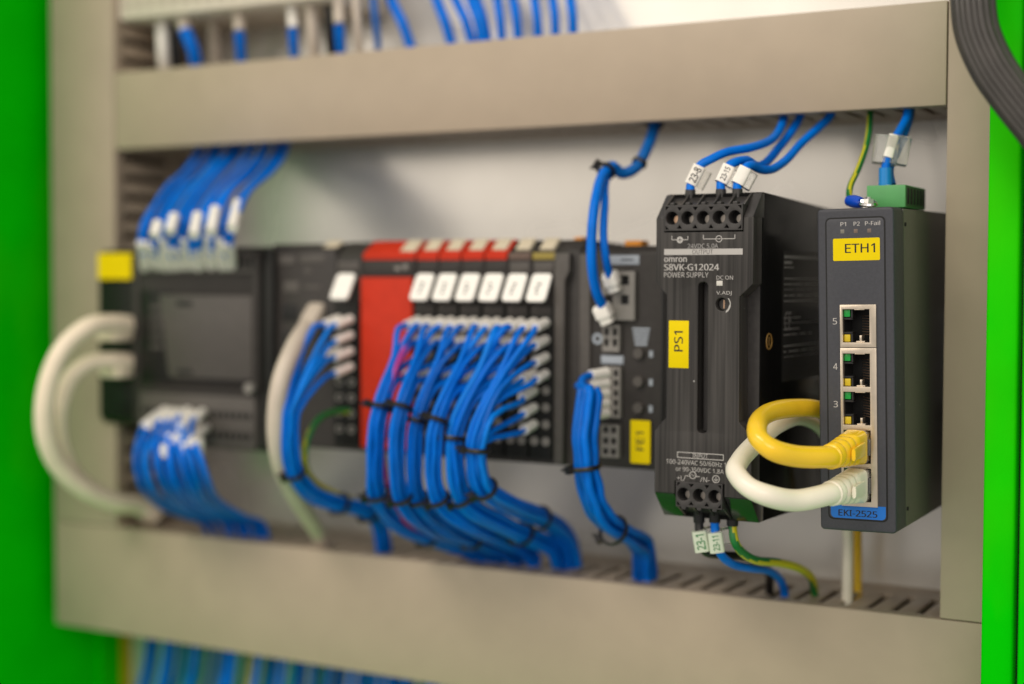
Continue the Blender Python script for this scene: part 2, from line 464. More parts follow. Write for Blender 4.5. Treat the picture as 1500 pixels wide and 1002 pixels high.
def duct_v(name, label, x0, x1, z0, z1, side, za, zb, depth=59.5):
    t = thing(name, label, "wire duct", ((x0 + x1) / 2, 0, z0), "slotted wire ducts framing the devices")
    b = B().box(x0, x1, -2.0, -0.3, z0, z1)
    b.box(x0 + .4, x0 + 2.2, -18.6, -2.0, z0, z1).box(x1 - 2.2, x1 - .4, -18.6, -2.0, z0, z1)
    part("base_channel", b, M_DUCT, t)
    lid = B()
    lid.prism([(x0 - .3, -depth), (x1 + .3, -depth), (x1 + .3, -depth + 7), (x1 - .35, -depth + 7), (x1 - .9, -depth + 1.6),
               (x0 + .9, -depth + 1.6), (x0 + .35, -depth + 7), (x0 - .3, -depth + 7)], 'z', z0, z1, 0.35, 2)
    part("lid", lid, M_DUCT, t)
    xf = (x1 - 2.2, x1 - .45) if side == 'right' else (x0 + .45, x0 + 2.2)
    xo = (x0 + .45, x0 + 2.2) if side == 'right' else (x1 - 2.2, x1 - .45)
    me = None; rest = B(); k = 0
    while True:
        zs = z1 - 4 - k * PITCH; k += 1
        w = PITCH - 3.3
        if zs - w < z0: break
        if any(a <= zs <= c for a, c in zip(za, zb)):
            if me is None:
                me = B().box(xf[0], xf[1], -depth + 2, -18.7, -w, 0, 0.45, 2)
                me = me.mesh("finger", (BASE[t.name].x, 0, 0)); me.materials.append(M_DUCT)
            f = bpy.data.objects.new("finger", me); COL.objects.link(f); f.parent = t
            f.location = (0, 0, (zs - z0) * S)
        else: rest.box(xf[0], xf[1], -depth + 2, -18.7, zs - w, zs)
    rest.box(xo[0], xo[1], -depth + 2, -18.7, z0, z1)  # hidden side closed without slots so the interior stays dark
    part("back_wall", rest, M_DUCT, t)
    return t
duct_h("wire_duct", "beige slotted wire duct running across above the black power supply", -341.0, 97.0, 69.6, 109.7, 'bottom', -200, 100)
duct_h("wire_duct", "wide beige wire duct at the bottom that all the blue bundles drop into", -388.0, 131.0, -191.0, -133.8, 'top', -345, 132)
duct_v("wire_duct", "upright beige wire duct beside the green wall at the far left", -388.0, -342.0, -133.0, 330, 'right', (10, 108), (70, 150))
duct_v("wire_duct", "upright beige wire duct right of the network switch", 97.9, 137.0, -133.0, 330, 'left', (900,), (901,))

# ---------------------------------------------------------------- rail
r_ = thing("mounting_rail", "steel rail on the plate behind the row of black modules", "rail", (-120, 0, -50))
rb = B().box(-336, 95, -1.6, -0.3, -45, -18).box(-336, 95, -7.5, -6.3, -52, -45).box(-336, 95, -7.5, -6.3, -18, -11)
rb.box(-336, 95, -7.5, -0.3, -45.6, -44.4).box(-336, 95, -7.5, -0.3, -18.6, -17.4)
part("profile", rb, M_STEEL, r_)

# ---------------------------------------------------------------- power supply
PY = -118.0
ps = thing("power_supply", "black power supply with brushed face and yellow PS1 label, left of the network switch", "power supply", (20, -8, -93))
b = B()
prof = [(-108.5, -93.0), (-108.5, 34.0), (-106.5, 34.4), (-8, 31.0), (-8, -91.5), (-60, -93.8)]
b.prism(prof, 'x', 0.15, 39.85, 0.5, 2)
part("housing", b, M_PSUS, ps)
# face with side grips and the long slot
outer = [(0, -82.7), (40, -82.7), (40, -58.9), (34.9, -53.3), (34.6, -5.8), (40, -0.8), (40, 24.5), (36.0, 24.5), (35.9, 19.0), (3.4, 19.0), (3.4, 24.5),
         (0, 24.5), (0, 0.0), (4.6, -5.3), (4.6, -53.2), (0, -58.5)]
holes = [rrect(17.8, 21.8, -58.5, -0.2, 1.6), circ(27.5, -8.7, 2.5), rect(8.8, 29.0, -82.0, -78.0)]
holes = holes[:2]
outer2 = [(0, -82.7), (8.6, -82.7), (8.6, -77.7), (29.2, -77.7), (29.2, -82.7)] + outer[1:]
fp = B().plate(outer2, holes, PY, PY + 9.4, 0.35)
face = part("front_face", fp, M_PSU, ps)
# backing just behind the grips and the slot
bk = B().box(0.6, 39.4, PY + 9.4, PY + 10.4, -82.5, 24.3)
part("grip_recess", bk, M_TERM, ps)
b = B().box(18.4, 21.2, PY + 5, PY + 9.6, -58, -0.6)
part("slot_floor", b, M_TERM, ps)
# slanted shoulders above and below
for xa, xb in ((0.1, 3.3), (36.0, 39.9)):
    part("upper_shoulder", B().prism([(PY, 24.5), (PY + 9.4, 33.9), (PY + 12, 33.9), (PY + 12, 24.5)], 'x', xa, xb, 0.25), M_TERM, ps)
for xa, xb in ((0.05, 8.5), (29.3, 39.95)):
    part("lower_shoulder", B().prism([(PY, -82.75), (PY + 9.6, -93.0), (PY + 14, -93.0), (PY + 14, -82.75)], 'x', xa, xb, 0.25),
         mat("semi_gloss_black", (0.02, 0.02, 0.02), 0.16, spec=0.9), ps)
def terminal_block(x0, cols, zc, up):
    """a row of clamp terminals with round screw openings and small triangular windows"""
    xs = cols; hw = 5.0
    o = rect(xs[0] - 3.2, xs[-1] + 3.2, zc - hw, zc + hw)
    h = [circ(x, zc, 2.55, 22) for x in xs]
    for q in (-1, 1):
        for i in range(len(xs) - 1):
            m_ = (xs[i] + xs[i + 1]) / 2
            h.append([(m_ - 1.0, zc + q * 4.1), (m_ + 1.0, zc + q * 4.1), (m_, zc + q * 2.7)])
        for x, e in ((xs[0] - 2.6, 1), (xs[-1] + 2.6, -1)):
            h.append([(x, zc + q * 4.4), (x + e * 1.3, zc + q * 4.4), (x, zc + q * 3.0)])
    p = part("terminal_block", B().plate(o, h, PY - 0.4, PY + 7, 0.18, 1), M_TERM, ps)
    part("opening_back", B().box(xs[0] - 3.0, xs[-1] + 3.0, PY + 5.5, PY + 7.5, zc - 4.6, zc + 4.6), M_BLACK, p)
    for i, x in enumerate(xs):
        c = B().cyl((x + .9, PY + 5.4, zc - .5), (x + .9, PY + 3.6, zc - .5), 1.7, n=14)
        c.box(x + .6, x + 1.2, PY + 3.0, PY + 3.7, zc - 1.9, zc + .9)
        part("clamp_screw", c, M_BRASS if (i == 0 and up) else M_DULL, p)
    w = B()
    for i in range(len(xs) + 1):
        x = (xs[0] - 3.1) if i == 0 else (xs[-1] + 3.1 if i == len(xs) else (xs[i - 1] + xs[i]) / 2)
        if up: w.prism([(PY + 0.5, zc + 4.6), (PY + 9.0, zc + 9.6), (PY + 14, zc + 9.6), (PY + 14, zc + 4.6)], 'x', x - .35, x + .35)
        else: w.prism([(PY + 0.5, zc - 4.6), (PY + 9.2, zc - 9.8), (PY + 14, zc - 9.8), (PY + 14, zc - 4.6)], 'x', x - .35, x + .35)
    for i, x in enumerate(xs):
        if up: w.prism([(PY + 3.2, zc + 4.6), (PY + 10.5, zc + 8.8), (PY + 14, zc + 8.8), (PY + 14, zc + 4.6)], 'x', x - 2.9, x + 2.9)
        else: w.prism([(PY + 3.2, zc - 4.6), (PY + 10.5, zc - 9.0), (PY + 14, zc - 9.0), (PY + 14, zc - 4.6)], 'x', x - 2.9, x + 2.9)
        if up: w.box(x - .9, x + .9, PY - .3, PY + 3, zc + 4.8, zc + 6.0, .2)
        else: w.box(x - .9, x + .9, PY - .3, PY + 3, zc - 6.0, zc - 4.8, .2)
    part("wire_entry", w, M_TERM, p)
    return p
terminal_block(3.6, [6.75, 13.2, 19.7, 26.2, 32.6], 24.5, True)
terminal_block(8.9, [12.5, 18.95, 25.4], -82.6, False)
# printing
TY = PY - 0.06
def T(s, box, m=M_PRINT, **k): return text(face, s, box, TY, m, **k)
sym = B()
def stroke(bb, x0, z0, x1, z1, w=0.28, y=None):
    y = TY if y is None else y
    if abs(x1 - x0) > abs(z1 - z0): bb.box(x0, x1, y, y + .05, z0 - w / 2, z0 + w / 2)
    else: bb.box(x0 - w / 2, x0 + w / 2, y, y + .05, min(z0, z1), max(z0, z1))
for a in ((6.7, 16.1, 8.7, 16.1), (11.4, 16.1, 13.4, 16.1), (6.7, 16.1, 6.7, 17.6), (13.4, 16.1, 13.4, 17.6),
          (19.8, 16.3, 24.8, 16.3), (27.5, 16.3, 32.6, 16.3), (19.8, 16.3, 19.8, 17.9), (32.6, 16.3, 32.6, 17.9), (25.4, 16.3, 26.9, 16.3)):
    stroke(sym, *a)
sym.plate(circ(10.05, 16.05, 1.3), [rect(9.2, 10.9, 15.9, 16.2), rect(9.9, 10.2, 16.3, 16.9), rect(9.9, 10.2, 15.2, 15.8)], TY, TY + .05)
sym.plate(circ(26.15, 16.3, 1.35), [circ(26.15, 16.3, 1.05)], TY, TY + .05)
part("polarity_symbols", sym, M_PRINT, face)
T("24VDC 5.0A", (13.3, 25.9, 12.75, 14.5), M_PRINTD)
bar = part("output_bar", B().box(3.5, 35.8, TY, TY + .05, 10.25, 12.55), M_PRINT, face)
text(face, "OUTPUT", (15.3, 23.8, 10.55, 12.25), TY - .03, M_TERM)
T("omron", (3.5, 12.9, 7.5, 9.3), bold=0.02)
T("S8VK-G12024", (3.5, 26.2, 4.25, 6.75), bold=0.02)
T("POWER SUPPLY", (3.5, 22.0, 1.55, 3.55))
T("DC ON", (25.3, 32.0, 0.75, 2.25))
part("indicator", B().box(25.3, 27.8, TY, TY + .3, -1.6, 0.3, .1), mat("indicator_lens", (0.62, 0.60, 0.55), 0.3), ps)
T("V.ADJ", (25.3, 31.5, -5.3, -3.6))
k_ = B().cyl((27.5, PY + 2.6, -8.7), (27.5, PY + 8, -8.7), 2.15, n=18)
part("adjuster", k_, M_TERM, ps)
part("adjuster_slot", B().box(27.25, 27.75, PY + 2.45, PY + 3, -10.3, -7.1), M_BRASS, ps)
arc = B(); ro, ri = 3.7, 3.05
pts = [(27.5 + ro * math.cos(R(q)), -8.7 + ro * math.sin(R(q))) for q in range(-62, 46, 9)] + \
      [(27.5 + (ri if q < 0 else ri + .3) * math.cos(R(q)), -8.7 + (ri if q < 0 else ri + .3) * math.sin(R(q))) for q in range(45, -63, -9)]
arc.plate(pts, [], TY, TY + .05); part("adjuster_scale", arc, M_PRINT, face)
lb = part("yellow_label", B().box(5.7, 14.1, PY - .14, PY + .1, -33.6, -15.2, .25), M_LABEL, ps, "yellow label lettered PS1 upwards")
text(lb, "PS1", (8.0, 11.7, -27.2, -19.4), PY - .17, M_INK, rot=True, bold=0.012)
fr = B().plate(rect(9.6, 28.9, -68.6, -66.2), [rect(9.9, 28.6, -68.3, -66.5)], TY, TY + .05)
part("input_frame", fr, M_PRINT, face)
T("INPUT", (16.1, 22.4, -68.15, -66.6))
T("100-240VAC 50/60Hz 1.6", (5.1, 32.2, -71.1, -69.3))
T("or 90-350VDC 1.8A", (9.1, 29.0, -73.7, -72.0))
T("+L/", (9.7, 13.2, -77.4, -75.5)); T("/N-", (19.3, 23.2, -77.4, -75.5))
sy = B()
sy.plate(circ(16.2, -75.0, 1.5), [circ(16.2, -75.0, 1.2)], TY, TY + .05)
for a in ((13.2, -75.4, 14.7, -75.4), (17.7, -75.4, 19.2, -75.4)): stroke(sy, *a)
sy.tube([(15.3, TY, -75.2), (15.8, TY, -74.6), (16.5, TY, -75.4), (17.1, TY, -74.8)], .13, 4)
sy.plate(circ(25.8, -75.9, 1.55), [circ(25.8, -75.9, 1.25)], TY, TY + .05)
for a in ((24.9, -76.0, 26.7, -76.0), (25.2, -76.4, 26.4, -76.4), (25.5, -76.7, 26.1, -76.7), (25.8, -76.0, 25.8, -74.9)): stroke(sy, *a, w=.2)
part("input_symbols", sy, M_PRINT, face)
# rating plate printed on the right flank
XS = 39.95
rp = part("rating_plate", B().box(XS - .1, XS + .02, -84, -10.5, -40, 12.5), mat("rating_foil", (0.018, 0.018, 0.018), 0.22), ps)
pr = B(); random.seed(3)
rows = [10.5 - 2.25 * k for k in range(19)]
for k, z in enumerate(rows):
    if 8 < k < 11 or k in (3, 15): continue
    h = 1.1 if k in (0, 1) else (.5 if k % 3 else .22)
    y = -82.5
    while y < -16:
        w = random.uniform(3, 13) if k % 4 else 60
        w = min(w, -14 - y)
        pr.box(XS, XS + .05, y, y + w, z - h, z); y += w + random.uniform(1.0, 3.0)
        if random.random() < .25: break
part("rating_print", pr, M_PRINTD, rp)
text(rp, "CE", (-81.5, -74.0, -19.5, -12.0), XS + .04, M_PRINTD, axis='x')
rg = B().torus((XS, -108.5 + 9, -23.2), (1, 0, 0), 3.0, .28, 24, 5)
rg.box(XS, XS + .1, -99.9, -99.2, -25, -21.4)
part("test_stamp", rg, mat("ochre_print", (0.35, 0.20, 0.05), 0.5), ps)

# ---------------------------------------------------------------- network switch (hangs slightly crooked on its rail)
EW, EH, ED = 29.0, 121.2, 95.0
EB = (63.18, -105.1, -93.95)
ek = thing("network_switch", "dark grey network switch with yellow ETH1 label and five stacked ports", "network switch", EB, rot=(R(0.9), -0.01812, 0))
BASE[ek.name] = V(0, 0, 0)
def ep(name, b, m, parent=ek, label=None): return part(name, b, m, parent, label)
JH = [rect(9.2, 20.5, 77.40 - 6.7, 77.40 + 6.7), rect(9.2, 20.5, 17.81 - 6.7, 60.86 + 6.7)]
b = B().plate(rrect(0, EW, 0, EH, 1.6), JH, 0, 14.2, 0.9, 3)
ep("front_shell", b, M_EKI)
b = B().box(0.35, EW - .2, 14.5, ED, 0.35, EH - .35, .5, 2)
ep("case", b, M_EKIS)
sc = B().cyl((EW - .35, 16.4, 7.2), (EW + .25, 16.4, 7.2), .75, n=12).cyl((EW - .35, 16.4, EH - 6.2), (EW + .25, 16.4, EH - 6.2), .75, n=12)
ep("case_rivets", sc, M_BLACK)
# recessed rim round the front foil, then the foil
rim = B().plate(rrect(3.15, 26.0, 4.2, 117.9, 1.9), [rrect(3.75, 25.4, 4.8, 117.3, 1.5)], -0.05, 0.2)
ep("panel_groove", rim, M_BLACK)
Pz = lambda v: v
fo = B().plate(rrect(3.75, 25.4, 4.8, 117.3, 1.5), JH, -0.22, 0.2, 0.06, 1)
foil = ep("front_foil", fo, M_PANEL)
def ET(s, box, m=M_PRINT, y=-.28, p=None, **k): return text(p or foil, s, box, y, m, **k)
ET("P1", (9.1, 11.2, 114.6, 116.1), bold=.015); ET("P2", (14.1, 16.4, 114.6, 116.1), bold=.015); ET("P-Fail", (18.4, 24.0, 114.6, 116.2), bold=.015)
for x, c in ((9.8, (0.19, 0.18, 0.15)), (14.85, (0.17, 0.12, 0.095)), (19.95, (0.16, 0.12, 0.10))):
    ep("status_light", B().box(x - .75, x + .75, -.26, .1, 111.9, 113.4, .1), mat("lens_%d" % int(x), c, 0.3))
yl = ep("yellow_label", B().plate(rrect(6.2, 23.9, 101.7, 110.0, .5), [], -.36, -.2), M_LABEL, ek, "yellow label lettered ETH1")
text(yl, "ETH1", (10.75, 22.0, 104.6, 107.95), -.40, M_INK, bold=0.012)
# printed port numbers
for s_, zz in (("5", 77.8), ("4", 60.8), ("3", 46.6)):
    ET(s_, (5.75, 7.35, zz + .1, zz + 2.5), bold=.01)
bl = ep("blue_nameplate", B().plate([(25.2, 10.0), (4.3, 10.0)] + rrect(4.3, 25.2, 4.95, 9.4, 1.6)[10:], [], -.36, -.2), M_BLUEL)
bl2 = ET("EKI-2525", (7.2, 21.9, 5.75, 8.15), M_INK, -.40, bl, bold=.02)
# jacks
JX0, JX1 = 8.75, 22.4
def jacks(z0, z1, cz):
    hs = [rect(9.75, 19.95, c - 6.2, c + 6.2) for c in cz]
    f = ep("jack_shield", B().plate(rect(JX0, JX1, z0, z1), hs, -1.1, 1.2, .12, 1), M_SHIELD)
    for c in cz:
        q = B()
        q.box(9.45, 9.75, 1.0, 12, c - 6.4, c + 6.4).box(19.95, 20.25, 1.0, 12, c - 6.4, c + 6.4)
        q.box(9.45, 20.25, 1.0, 12, c + 6.2, c + 6.5).box(9.45, 20.25, 1.0, 12, c - 6.5, c - 6.2).box(9.45, 20.25, 11.7, 12, c - 6.4, c + 6.4)
        q.box(9.75, 13.2, .3, 4, c + 2.3, c + 3.0).box(9.75, 13.2, .3, 4, c - 3.0, c - 2.3)
        q.box(12.6, 13.2, .3, 4, c + 2.6, c + 6.2).box(12.6, 13.2, .3, 4, c - 6.2, c - 2.6)
        cv = ep("jack_cavity", q, mat("jack_black", (0.014, 0.014, 0.014), 0.4), f)
        part("green_light", B().box(9.9, 12.2, .25, 3, c + 3.3, c + 6.0, .2), M_LEDG, f)
        part("yellow_light", B().box(9.9, 12.2, .25, 3, c - 6.0, c - 3.3, .2), M_LEDY, f)
        g = B()
        for i in range(8): g.tube([(18.8, 3.5, c - 3.5 + i), (14.5, 8.5, c - 3.5 + i)], .16, 4)
        part("contacts", g, M_BRASS, f)
        g = B().box(14.6, 17.8, -.2, 3, c - 6.2, c - 5.7, .1).box(15.8, 16.6, .2, 4, c - 5.7, c - 3.6, .1).box(14.2, 18.0, -.9, .3, c + 5.9, c + 6.25, .1)
        part("spring_tab", g, M_SHIELD, f)
    return f
PC = [77.40, 60.86, 46.51, 32.16, 17.81]
jacks(PC[0] - 8.0, PC[0] + 7.9, PC[:1])
jacks(PC[4] - 8.1, PC[1] + 8.3, PC[1:])
BASE[ek.name] = V(0, 0, 0)

def plugged_cable(name, label, m, bootm, jack, path, rad, thin=.70):
    t = thing(name, label, "patch cable", path[-1])
    x, y, z = jack
    U = (1, 0, 0); W = (0, 0, 1)
    b = B().box(x - 4.2, x + 4.2, y - 3.2, y + 7, z - 5.8, z + 5.8, .4)
    b.box(x + 4.2, x + 5.0, y - 2.0, y + 5, z - 3.0, z + 3.0, .2)
    part("plug", b, M_CLEAR, t)
    part("plug_shell", B().box(x - 3.3, x + 3.3, y - 2.4, y + 6.5, z - 5.0, z + 5.0, .4), bootm, t)
    s = B(); secs = []
    dirv = (V(path[0]) - V(x, y - 3, z)); Lb = dirv.length; dn = dirv.normalized()
    u = (V(U) - dn * V(U).dot(dn)).normalized(); w = u.cross(dn)
    n = 17
    for k in range(n):
        q = k / (n - 1)
        hu = 4.6 + (rad + .7 - 4.6) * q; hv = 6.5 + (rad + .7 - 6.5) * q ** 0.8
        pw = 5 - 3 * min(1, q * 1.25)
        if q > .25 and k % 3 == 0: hu *= .84; hv *= .84
        secs.append((V(x, y - 2.8, z) + dn * Lb * q, u, w, hu, hv, pw))
    secs.append((V(x, y - 2.8, z) + dn * (Lb + .8), u, w, rad * .97, rad * .97, 2))
    s.loft(secs, 24)
    bo = part("boot", s, bootm, t, sm=50)
    s = B(); c = V(x, y - 2.8, z) + dn * Lb * .35 + u * 4.2
    s.loft([(c - dn * 5 + u * .4, w, u, 2.6, .5, 4), (c + u * .9, w, u, 2.6, .7, 4), (c + dn * 8 + u * 1.8, w, u, 2.2, .8, 3)], 12)
    part("latch_guard", s, bootm, t)
    P = smooth([V(path[0]) - dn * 2] + [V(p) for p in path], 9)
    def jr(q):
        k = min(1, max(0, (q - .58) / .12)); k = k * k * (3 - 2 * k)
        j = min(1, max(0, (q - .12) / .22))
        return rad * (1.03 - .12 * j) * (1 - k * (1 - thin)) * (1 + .015 * math.sin(q * 40))
    part("jacket", B().tube(P, jr, 20), m, t, sm=60)
    return t
plugged_cable("patch_cable", "thick yellow patch cable looping out of the network switch, above the ivory one", M_YEL, M_YEL, (77.4, -105.6, -61.5),
    [(74.8, -131.0, -63.0), (65.8, -143.0, -62.1), (59.4, -150.0, -59.3), (54.8, -150.0, -55.9), (51.8, -144.0, -52.0), (50.0, -130.0, -48.9), (52.4, -108.0, -48.1), (58.0, -88.0, -50.4), (56.2, -52.0, -66.6), (53.1, -24.0, -94.5), (51.9, -18.0, -114.7), (52.1, -18.0, -133.2), (52.8, -20.0, -144.1)], 3.95, .52)
plugged_cable("patch_cable", "thick ivory patch cable looping out of the network switch, below the yellow one", M_IVORY, M_IVORY, (77.7, -105.6, -75.9),
    [(75.2, -131.0, -76.3), (66.0, -143.0, -78.0), (58.3, -152.0, -75.5), (52.0, -153.0, -72.9), (45.8, -149.0, -68.6), (44.0, -141.0, -65.6), (43.5, -122.0, -60.4), (45.1, -104.0, -55.1), (48.4, -88.0, -53.5), (52.4, -70.0, -60.2), (51.6, -46.0, -81.8), (53.3, -38.0, -104.3), (53.5, -38.0, -126.0), (53.5, -38.0, -145.0)], 3.95, .66)

# ---------------------------------------------------------------- green plug-in terminal on top of the switch
gt = thing("terminal_plug", "green plug-in terminal strip on top of the network switch", "terminal plug", (79.5, -65, 28.6))
part("housing", B().box(72.0, 87.1, -80, -50, 28.7, 37.4, .4), M_GTERM, gt)
sl = B()
part("slot_face", B().box(87.0, 87.25, -79.3, -50.6, 29.2, 37.0), mat("dark_green_plastic", (0.03, 0.12, 0.035), 0.45), gt)
for i in range(6):
    y0 = -79 + i * 4.75
    part("slot", B().box(87.1, 87.45, y0 + 1.3, y0 + 3.6, 30.2, 36.2, .1), M_BLACK, gt)
    part("clamp_screw", B().cyl((79.5, y0 + 2.4, 37.2), (79.5, y0 + 2.4, 37.6), 1.3, n=10), M_STEEL, gt)

# ---------------------------------------------------------------- single wires
def marker(parent, p0, p1, r=2.1, s=None, clear=True, tiltn=None, m=None, ink=None):
    """a snap-on wire marker: white core strip inside a clear sleeve"""
    p0 = V(p0); p1 = V(p1); d = (p1 - p0).normalized()
    vw = V(0.37, -0.93, 0.0)
    n = (vw - d * vw.dot(d)).normalized(); w = d.cross(n)
    b = B()
    L_ = (p1 - p0).length
    sec = [(p0 + d * L_ * q, w, n, r * 1.25, r * 1.05, 5) for q in (0, .06, .94, 1)]
    b.loft(sec, 16)
    o = part("marker_sleeve", b, M_SLEEVE if m is None else m, parent)
    if s:
        cu = bpy.data.curves.new("tmp", 'FONT'); cu.body = s; cu.font = FONT or cu.font; cu.size = 1; cu.resolution_u = 2; cu.offset = .012
        ob = bpy.data.objects.new("tmp", cu); COL.objects.link(ob)
        me = bpy.data.meshes.new_from_object(ob.evaluated_get(bpy.context.evaluated_depsgraph_get()))
        bpy.data.objects.remove(ob); bpy.data.curves.remove(cu)
        xs = [v.co.x for v in me.vertices]; ys = [v.co.y for v in me.vertices]
        a0, a1, c0, c1 = min(xs), max(xs), min(ys), max(ys)
        sc = (L_ * .74) / (a1 - a0); sc2 = min(sc * 1.35, r * 1.5 / (c1 - c0))
        up = d if d.z > 0 else -d
        side = n.cross(up)      # right-hand side seen from the viewer when reading upwards
        mid = (p0 + p1) / 2 + n * (r * 1.05 + .05)
        lat = up.cross(n)
        for v in me.vertices:
            q = mid + up * ((v.co.x - (a0 + a1) / 2) * sc) - lat * ((v.co.y - (c0 + c1) / 2) * sc2)
            v.co = (q - BASE[parent.name]) * S
        me.materials.append(ink or M_INK)
        t = bpy.data.objects.new("lettering", me); COL.objects.link(t); t.parent = o
    return o
def clear_cover(parent, p0, p1, r):
    p0 = V(p0); p1 = V(p1); d = (p1 - p0).normalized()
    w = d.cross(V(0.37, -.93, 0)).normalized(); n = w.cross(d)
    b = B().loft([(p0 + (p1 - p0) * q, w, n, r * 1.5, r * .8, 6) for q in (0, 1)], 16)
    return part("clear_cover", b, M_CLEAR, parent)
def wire(name, label, pts, r, m, group=None, cat="wire", per=8, matfn=None):
    t = thing(name, label, cat, pts[-1], group)
    part("conductor", B().tube(smooth(pts, per), r, 12, matfn=matfn), m, t, sm=60)
    return t
def two_tone(i, k): return 1 if ((i + k // 4) % 12) < 4 else 0
def ferrule(parent, p0, p1, r, m=M_BLACK): return part("ferrule", B().cyl(p0, p1, r, r * .93, 14), m, parent)

# power supply, outgoing side (three blue wires from the top)
def up_wire(a, lab, s, mk0, mk1, rest):
    a = V(a)
    pts = [a + V(0, 0, -2), a + V(0, 0, 2)] + [V(mk0), V(mk1)] + [V(p) for p in rest]
    t = wire("blue_wire", lab, pts, 1.75, M_BLUE, "blue wires rising from the power supply")
    ferrule(t, a + V(0, 0, -2), a + V(0.05, 0, 2.4), 2.15, M_TERM)
    marker(t, mk0, mk1, 2.05, s)
    clear_cover(t, V(mk0) + V(1.5, 1.0, -1.0), V(mk1) + V(1.7, 1.0, -1.5), 2.2)
    return t
up_wire((9.6, -107.0, 33.6), "blue wire with 23-8 marker rising from the left of the power supply's top", "23-8", (9.4, -106.0, 38.2), (12.7, -105.0, 45.4),
        [(16.2, -103.0, 47.8), (21.0, -98.0, 50.9), (27.5, -88.0, 53.3), (30.4, -74.0, 57.1), (29.4, -60.0, 62.7), (27.6, -50.0, 68.8), (26.7, -46.0, 75.5)])
up_wire((22.4, -107.0, 33.5), "blue wire with marker from the middle of the power supply's top, crossing its neighbour", "23-15", (22.0, -106.0, 38.4), (24.5, -104.0, 45.0),
        [(26.5, -101.0, 46.8), (28.4, -95.0, 47.7), (29.1, -86.0, 46.1), (29.4, -76.0, 48.1), (30.2, -62.0, 55.5), (31.9, -52.0, 62.8), (33.4, -46.0, 69.5), (33.8, -44.0, 75.4)])
up_wire((29.2, -107.0, 33.4), "blue wire at the right of the power supply's top, dipping before it climbs", None, (28.8, -106.0, 37.7), (31.3, -104.0, 44.0),
        [(32.4, -101.0, 45.2), (33.4, -93.0, 44.1), (35.0, -85.0, 44.6), (36.8, -74.0, 48.6), (38.8, -60.0, 56.7), (43.0, -50.0, 64.1), (46.3, -46.0, 68.8), (47.4, -44.0, 74.6)])
# power supply, mains side
def down_wire(name, lab, a, mm, mk, s, rest, fer=M_BLACK, r=1.75, mtf=None):
    a = V(a)
    pts = [a + V(0, 0, 2), a + V(0, 0, -2.5)] + [V(p) for p in rest]
    t = wire(name, lab, pts, r, mm, "mains wires under the power supply", matfn=mtf)
    ferrule(t, a + V(0, 0, 3), a + V(0, 0, -2.2), 2.4, fer)
    if mk:
        marker(t, mk[0], mk[1], 2.35, s, ink=mat("green_ink", (0.03, 0.20, 0.06), 0.5), m=mat("pale_green_sleeve", (0.62, 0.68, 0.55), 0.32))
        clear_cover(t, V(mk[0]) + V(2.2, 1.5, 1), V(mk[1]) + V(2.2, 1.5, 3), 2.3)
    return t
down_wire("black_wire", "black wire with marker under the left of the power supply", (14.9, -108.0, -92.7), M_TIE, ((15.3, -109.0, -97.9), (16.4, -108.0, -106.1)), "23-1",
          [(15.7, -108.5, -101.5), (16.8, -106.0, -106.6), (19.9, -98.0, -108.9), (24.7, -84.0, -111.5), (26.4, -66.0, -117.7), (23.4, -50.0, -125.0), (21.3, -44.0, -131.8), (20.6, -42.0, -139.0)])
down_wire("blue_wire", "blue wire with marker under the middle of the power supply", (21.5, -108.0, -92.1), M_BLUE, ((21.9, -109.0, -97.9), (22.7, -108.0, -105.8)), "23-11",
          [(22.6, -108.5, -102.2), (23.4, -106.0, -107.1), (24.9, -98.0, -112.0), (27.9, -86.0, -115.4), (29.9, -70.0, -118.9), (29.3, -54.0, -125.1), (28.7, -46.0, -131.8), (28.4, -44.0, -139.3)], M_BLACK)
down_wire("earth_wire", "green and yellow wire under the right of the power supply", (28.1, -106.0, -93.2), [M_EYEL, M_EGRN], None, None,
          [(29.4, -107.0, -101.0), (30.4, -102.0, -106.0), (32.7, -93.0, -110.5), (36.4, -76.0, -114.0), (39.6, -60.0, -118.5), (40.4, -46.0, -124.8), (39.3, -38.0, -132.2), (38.8, -36.0, -139.7)], mtf=two_tone)

# switch: earth lug and supply wires
ew = wire("earth_wire", "green and yellow wire ending in a blue ring lug on the switch", [(62.3, -42.0, 76.8), (63.2, -46.0, 69.4), (64.6, -54.0, 57.5), (64.1, -64.0, 45.8), (63.2, -72.0, 38.1), (64.6, -78.0, 33.4), (68.0, -84.0, 31.5), (72.4, -88.0, 30.9)], 1.25, [M_EGRN, M_EYEL], matfn=lambda i, k: 1 if ((i + k // 9) % 12) < 2 else 0)
P0, P1 = V((66.7, -86.0, 31.4)), V((73.0, -90.0, 30.3))
part("lug_sleeve", B().tube(smooth([P0, (P0 + P1) / 2, P1]), lambda t: 2.0 + .5 * math.sin(math.pi * t), 14), mat("blue_lug_pvc", (0.003, 0.07, 0.55), 0.3), ew)
c = V((75.7, -90.0, 30.0))
part("ring_lug", B().torus(c, (0.1, -.3, .95), 3.0, .8, 20, 6).tube([P1, c], 1.6, 8), M_STEEL, ew)
part("lug_screw", B().cyl(c + V(0, 0, -2.0), c + V(0, 0, 1.6), 2.2, n=6).cyl(c + V(0, 0, -3), c + V(0, 0, 2.4), 1.2, n=10), M_STEEL, ew)
sw = thing("supply_wires", "two blue wires with clear markers entering the green terminal", "wires", (77.1, -72.0, 38.7))
q0 = V((77.1, -72.0, 38.2))
part("wire", B().tube(smooth([q0, (77.0, -72.0, 43.5), (77.8, -71.0, 49.4), (78.5, -69.0, 53.8), (79.7, -62.0, 59.7), (80.3, -54.0, 65.8), (80.2, -50.0, 72.2)]), 1.75, 12), M_BLUE, sw, sm=60)
